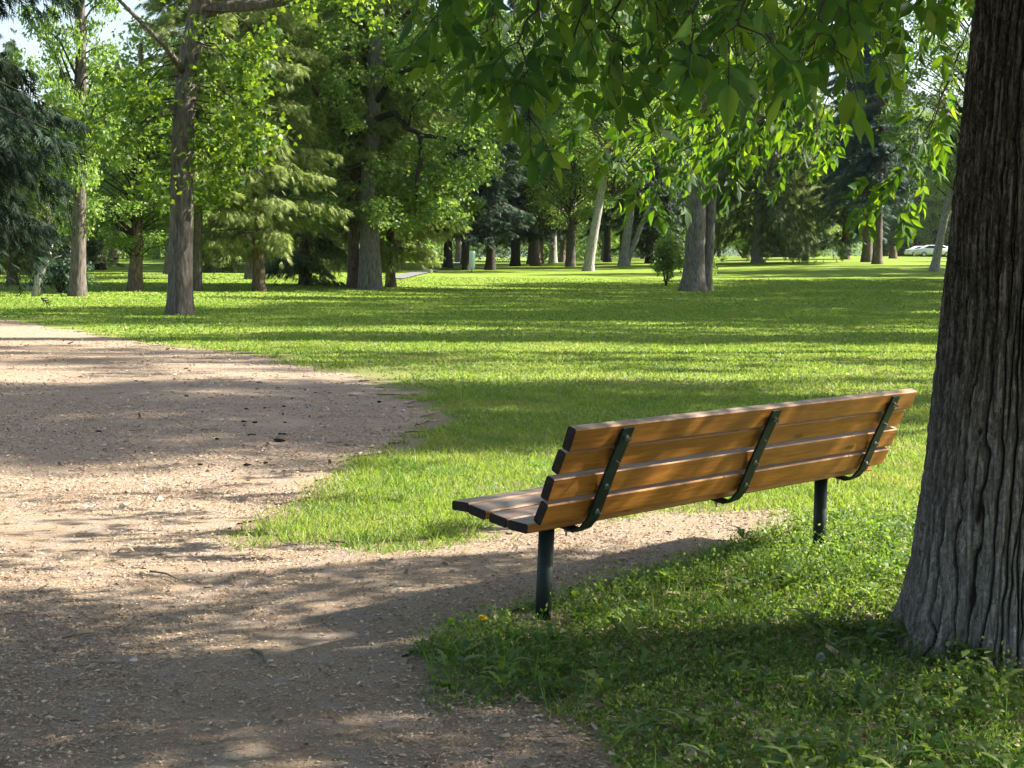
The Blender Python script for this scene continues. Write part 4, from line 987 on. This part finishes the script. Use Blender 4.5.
# ------------------------------------------------------------------ small far things
M['white_metal'] = simple('white_car_paint', (.78, .79, .80), .25, .5)
M['silver'] = simple('silver_car_paint', (.52, .55, .58), .25, .5)
M['tyre'] = simple('tyre_rubber', (.02, .02, .02), .8)
M['rim'] = simple('wheel_rim', (.45, .45, .46), .35, .5, .8)
M['glass'] = simple('dark_car_glass', (.03, .04, .05), .08, .6)
M['lamp_red'] = simple('tail_lamp', (.4, .02, .02), .3)
def car(label, px, py, L, H_, mat, rz, dist):
    r = ray(px, py); x, y = r[0] / r[1] * dist, dist; z = float(terrain(x, y))
    root = empty('parked_car', (x, y, z), rz); tag(root, label, 'car', 'cars parked beyond the lawn'); W = 1.8
    prof = np.array([(-.5, .30), (-.495, .55), (-.46, .66), (-.36, .72), (-.18, 1.0), (.20, 1.0), (.36, .80), (.44, .70), (.485, .60), (.5, .35), (.46, .20), (-.47, .20)]) * [L, H_]
    def slab(prof, w0, w1=None, zc=None):
        n = len(prof); V = []
        for s in (-1, 1):
            for (a, b) in prof:
                ww = w0 - (.22 * max(0, b / H_ - .62) * 1.2); V.append((a, s * ww / 2, b))
        return np.array(V), [list(range(n))[::-1], list(range(n, 2 * n))], [(i, (i + 1) % n, n + (i + 1) % n, n + i) for i in range(n)]
    import bmesh
    V, ng, qd = slab(prof, W); bm = bmesh.new(); vs = [bm.verts.new(v) for v in V]
    for f in ng + qd: bm.faces.new([vs[i] for i in f])
    bmesh.ops.recalc_face_normals(bm, faces=bm.faces); bmesh.ops.bevel(bm, geom=[e for e in bm.edges], offset=.05, segments=2, affect='EDGES')
    me = bpy.data.meshes.new('body'); bm.to_mesh(me); bm.free(); me.materials.append(M[mat])
    for p in me.polygons: p.use_smooth = True
    link('body', me, root)
    for s in (-1, 1):
        for wp in (((-.33, .72), (-.175, .94), (-.01, .95), (-.01, .70)), ((.01, .70), (.01, .95), (.19, .94), (.33, .76))):
            mb = MB(); c = [(a * L, s * (W / 2 - .11 * max(0, b - .62) * 1.2 + .012), b * H_) for a, b in wp]; c2 = [(a, y_ - s * .02, b) for a, y_, b in c]
            mb.add(c + c2, None, [(0, 1, 2, 3), (7, 6, 5, 4), (0, 4, 5, 1), (1, 5, 6, 2), (2, 6, 7, 3), (3, 7, 4, 0)]); mb.build('window', M['glass'], root, smooth=False)
        for xx in (-.31, .31):
            mb = MB(); tube(mb, [(xx * L, s * (W / 2 - .2), .33), (xx * L, s * (W / 2 + .02), .33)], .33, 20); w = mb.build('wheel', M['tyre'], root, smooth=False)
            mb = MB(); tube(mb, [(xx * L, s * (W / 2), .33), (xx * L, s * (W / 2 + .03), .33)], .2, 14); mb.build('rim', M['rim'], w, smooth=False)
        mb = MB(); box(mb, (-.492 * L, s * W * .4, H_ * .52), (.05, .22, .16)); mb.build('tail_light', M['lamp_red'], root, smooth=False)
    return root
car('white parked car, left of the pair left of the thin pale trunk', 922, 254, 4.3, 1.42, 'white_metal', R(4), 205)
car('white parked car directly left of the thin pale trunk', 934, 254, 4.7, 1.55, 'white_metal', R(-3), 201)
car('silver parked car right of the thin pale trunk', 953, 255, 4.5, 1.45, 'silver', R(2), 203)

def stump():
    p = ground(893, 258.5); root = empty('tree_stump', (p[0], p[1], p[2])); tag(root, 'brown sawn tree stump on the far lawn left of the cars', 'stump')
    mb = MB(); tube(mb, [[0, 0, -.1], [0, 0, .1], [0, 0, .5], [.02, 0, .98]], [.42, .36, .31, .31], 16); mb.build('bark', M['bark_warm'], root)
    mb = MB(); tube(mb, [[.02, 0, .97], [.02, 0, .995]], .285, 16); mb.build('cut_face', simple('cut_wood', (.45, .34, .22), .8), root)
stump()
def post():
    p = ground(472, 273); root = empty('marker_post', (p[0], p[1], p[2])); tag(root, 'pale blue ribbed marker post standing before the dark spruces', 'post')
    m = simple('pale_blue_plastic', (.50, .62, .72), .5); mb = MB(); tube(mb, [(0, 0, -.1), (0, 0, .4)], .05, 10); mb.build('foot', simple('post_foot', (.35, .35, .36), .6), root)
    mb = MB(); k = 24; th = np.arange(k) / k * 6.283; rad = .16 + .02 * (np.arange(k) % 2)
    V = np.concatenate([np.stack([rad * np.cos(th) * s, rad * np.sin(th) * s, np.full(k, z)], -1) for z, s in ((.25, .7), (.4, 1), (1.2, 1), (1.28, .85))])
    i = np.arange(3)[:, None] * k; j = np.arange(k)[None]; kk = (j + 1) % k
    V = np.concatenate([V, [[0, 0, 1.28]]]); mb.add(V, np.stack([3 * k + np.arange(k), 3 * k + (np.arange(k) + 1) % k, np.full(k, 4 * k)], -1), np.stack([i + j, i + kk, i + k + kk, i + k + j], -1).reshape(-1, 4)); mb.build('panel', m, root, smooth=False)
post()
def footpath():
    c0 = ground(418, 273.5); c1 = ground(440, 268.3); c2 = ground(470, 262.5); P = np.array([c0 + (c0 - c1) * .8, c0, c1, c2]); s = np.linspace(0, 3, 30); Q = np.stack([np.interp(s, range(4), P[:, i]) for i in range(2)], -1)
    d = norm(np.gradient(Q, axis=0)); n = np.stack([-d[:, 1], d[:, 0]], -1) * .5; A = Q + n; B = Q - n
    V = [(a[0], a[1], float(terrain(*a)) + .05) for a in A] + [(b[0], b[1], float(terrain(*b)) + .05) for b in B]
    mb = MB(); i = np.arange(29); mb.add(V, None, np.stack([i, i + 1, i + 31, i + 30], -1)); o = mb.build('footpath', simple('pale_concrete', (.16, .16, .16), .85)); tag(o, 'pale concrete footpath beyond the lawn', kind='structure')
footpath()

# hill far off on the right
def hill():
    xs_ = np.linspace(-200, 1700, 90); ys_ = np.linspace(1500, 2700, 50)
    def zf(x, y): return 10 + 232 * np.exp(-((x - 560) / 420) ** 2) * np.exp(-((y - 2150) / 330) ** 2) * (.8 + .4 * fbm(x / 220 + 3, y / 220 + 2, 4)) - 20
    t = NT('wooded_hill'); n = t.noise(.02, 6, .7, t.coord('Object')); t.bsdf(t.ramp(n, [(.35, (.03, .06, .03)), (.65, (.07, .11, .05))]), .95, .1)
    o = grid_mesh('hill', xs_, ys_, zf, t.m); tag(o, 'wooded hill far off', kind='structure')
hill()

# ------------------------------------------------------------------ small things on the path and in the weeds
def dandelion():
    p = ground(482, 640); top = at(482, 619, p[1]); h = top[2]; root = empty('dandelion', (p[0], p[1], 0)); tag(root, 'yellow dandelion in flower left of the bench post', 'flower')
    mb = MB(); tube(mb, [(0, 0, -.01), (.004, 0, h * .5), (0, 0, h)], .0018, 6); mb.build('stem', M['weed_leaf'], root)
    n = 130; a = np.arange(n) * 2.39996; e = np.linspace(.1, 1.45, n); d = np.stack([np.cos(a) * np.cos(e), np.sin(a) * np.cos(e), np.sin(e)], -1)
    nr = np.stack([-np.cos(a) * np.sin(e), -np.sin(a) * np.sin(e), np.cos(e)], -1)
    mb = MB(); scatter(mb, *LEAF_LO, np.tile([0, 0, h], (n, 1)), d, nr, np.linspace(.025, .014, n), .006); mb.build('flower_head', simple('dandelion_yellow', (.80, .60, .02), .6), root, smooth=False)
dandelion()
def seedhead():
    p = ground(820, 672); h = at(820, 663, p[1])[2] + .02; root = empty('dandelion_clock', (p[0], p[1], 0)); tag(root, 'grey dandelion seed head in the shade left of the trunk', 'flower')
    mb = MB(); tube(mb, [(0, 0, -.01), (.003, 0, h)], .0016, 6); mb.build('stem', M['weed_leaf'], root)
    n = 260; d = rand_dir(n); mb = MB(); scatter(mb, [(.15, -.5, 0), (.15, .5, 0), (1, 3, 0), (1, -3, 0)], None, [(0, 1, 2, 3)], np.tile([0, 0, h], (n, 1)), d, rand_dir(n), .015, .0006); mb.build('seed_ball', simple('seed_fluff', (.34, .34, .31), .9), root, smooth=False)
seedhead()
M['debris'] = simple('dark_bark_bit', (.035, .026, .02), .9, .1, 0, (80, .5)); M['stone'] = simple('pale_stone', (.55, .53, .5), .8, .2, 0, (60, .7)); M['stick'] = simple('dry_stick', (.20, .155, .12), .85, .1, 0, (50, .5))
def lump(name, px, py, size, mat, label, cat, group, el=1.8, a=0, flat=.5):
    p = ground(px, py); k = int(px * 7 + py); r = np.random.default_rng(k); nu, nv = 12, 8
    u = np.arange(nu) / nu * 6.283; v = np.linspace(0, np.pi, nv); U, Vv = np.meshgrid(u, v, indexing='ij'); q = 1 + .22 * r.normal(size=U.shape); q[:, 0] = 1; q[:, -1] = 1; q = (q + np.roll(q, 1, 0)) / 2
    P = np.stack([q * np.cos(U) * np.sin(Vv) * size * el, q * np.sin(U) * np.sin(Vv) * size, np.cos(Vv) * size * flat], -1).reshape(-1, 3)
    i = np.arange(nu)[:, None] * nv; i2 = (np.arange(nu)[:, None] + 1) % nu * nv; j = np.arange(nv - 1)[None]
    mb = MB(); mb.add(P, None, np.stack([i + j, i2 + j, i2 + j + 1, i + j + 1], -1).reshape(-1, 4)); o = mb.build(name, M[mat]); o.location = (p[0], p[1], float(micro(p[0], p[1])) + float(terrain(p[0], p[1])) + .008 + size * flat * .55); o.rotation_euler = (0, 0, a)
    tag(o, label, cat, group)
for i, (x, y, s, e) in enumerate([(279, 443, .055, 2.4), (252, 437, .04, 1.8), (284, 436, .03, 1.4), (280, 436, .028, 1.4), (255, 424, .035, 1.5), (244, 423, .035, 1.8), (284, 407, .035, 1.2), (292, 400, .03, 1.2), (265, 409, .03, 1.2), (246, 410, .03, 1.5), (379, 403, .045, 1.1), (247, 467, .035, 1.6), (266, 465, .03, 1.3), (217, 441, .032, 1.3), (187, 397, .035, 1.6), (99, 432, .03, 2), (200, 467, .03, 1.6), (285, 424, .025, 1.6)]):
    lump('bark_bit', x, y, s * .42, 'debris', 'dark bit of fallen bark or cone lying on the shaded part of the path', 'bark bit', 'dark bark bits on the path', e, (i * .7) % 1 - .5)
for x, y, s, lab in ((133, 664, .012, 'pale pebble alone on the shaded path at the lower left'), (270, 664, .009, 'small pale pebble left of the fallen twig'), (403, 412, .02, 'white pebble near the tip of the lawn edge')): lump('pebble', x, y, s, 'stone', lab, 'pebble', 'pebbles on the path', 1.3)
for x0, y0, x1, y1, r0, lab in ((252, 655, 264, 667, .006, 'short pale twig lying on the shaded path'), (150, 575, 178, 583, .004, 'thin dark twig in the sunny strip of the path'), (330, 545, 352, 549, .004, 'thin twig by the tip of the lawn'), (62, 643, 95, 637, .004, 'thin twig in the shade at the lower left')):
    a = ground(x0, y0); b = ground(x1, y1); o = MB(); m_ = (a + b) / 2 + [.01, .01, .004]; z = .016
    tube(o, [(0, 0, z), (*(m_ - a)[:2], z + .004), (*(b - a)[:2], z)], [r0, r0, r0 * .6], 6); ob = o.build('twig', M['stick']); ob.location = (a[0], a[1], float(micro(a[0], a[1]))); tag(ob, lab, 'twig')

# ------------------------------------------------------------------ air
hz = MB(); box(hz, (0, 1500, 165), (7000, 5000, 372)); hb = hz.build('haze', [], smooth=False)
hm = bpy.data.materials.new('air'); hm.use_nodes = True; hm.node_tree.nodes.clear()
ho = hm.node_tree.nodes.new('ShaderNodeOutputMaterial'); hv = hm.node_tree.nodes.new('ShaderNodeVolumePrincipled')
hv.inputs['Color'].default_value = (.80, .88, .97, 1); hv.inputs['Density'].default_value = .00009; hv.inputs['Anisotropy'].default_value = .3
hm.node_tree.links.new(hv.outputs[0], ho.inputs['Volume']); hb.data.materials.append(hm); tag(hb, 'thin summer haze over the park', kind='stuff')
# ------------------------------------------------------------------ light
w = bpy.data.worlds.new('World'); sc.world = w; w.use_nodes = True; nt_ = w.node_tree
sky = nt_.nodes.new('ShaderNodeTexSky'); sky.sky_type = 'NISHITA'; sky.sun_disc = False; sky.sun_elevation = SUN_EL; sky.sun_rotation = SUN_AZ
sky.air_density = 1.0; sky.dust_density = 2.0; sky.ozone_density = 1.0
bg = nt_.nodes['Background']; bg.inputs[1].default_value = .068; nt_.links.new(sky.outputs[0], bg.inputs[0])
sd = bpy.data.lights.new('sun', 'SUN'); sd.energy = 5.0; sd.angle = R(.53); sd.color = (1, .93, .82)
so = bpy.data.objects.new('sun', sd); C.objects.link(so)
D = Vector((math.sin(SUN_AZ) * math.cos(SUN_EL), math.cos(SUN_AZ) * math.cos(SUN_EL), math.sin(SUN_EL)))
so.rotation_euler = D.to_track_quat('Z', 'Y').to_euler()
sc.view_settings.view_transform = 'Standard'; sc.view_settings.look = 'None'; sc.view_settings.exposure = 2.05; sc.view_settings.gamma = 1
sc.render.engine = 'CYCLES'
sc.cycles.use_denoising = True; sc.cycles.denoiser = 'OPENIMAGEDENOISE'
sc.cycles.max_bounces = 7; sc.cycles.diffuse_bounces = 4; sc.cycles.glossy_bounces = 2; sc.cycles.transmission_bounces = 5; sc.cycles.transparent_max_bounces = 4
sc.cycles.use_adaptive_sampling = True; sc.cycles.adaptive_threshold = .02; sc.cycles.sample_clamp_indirect = 6
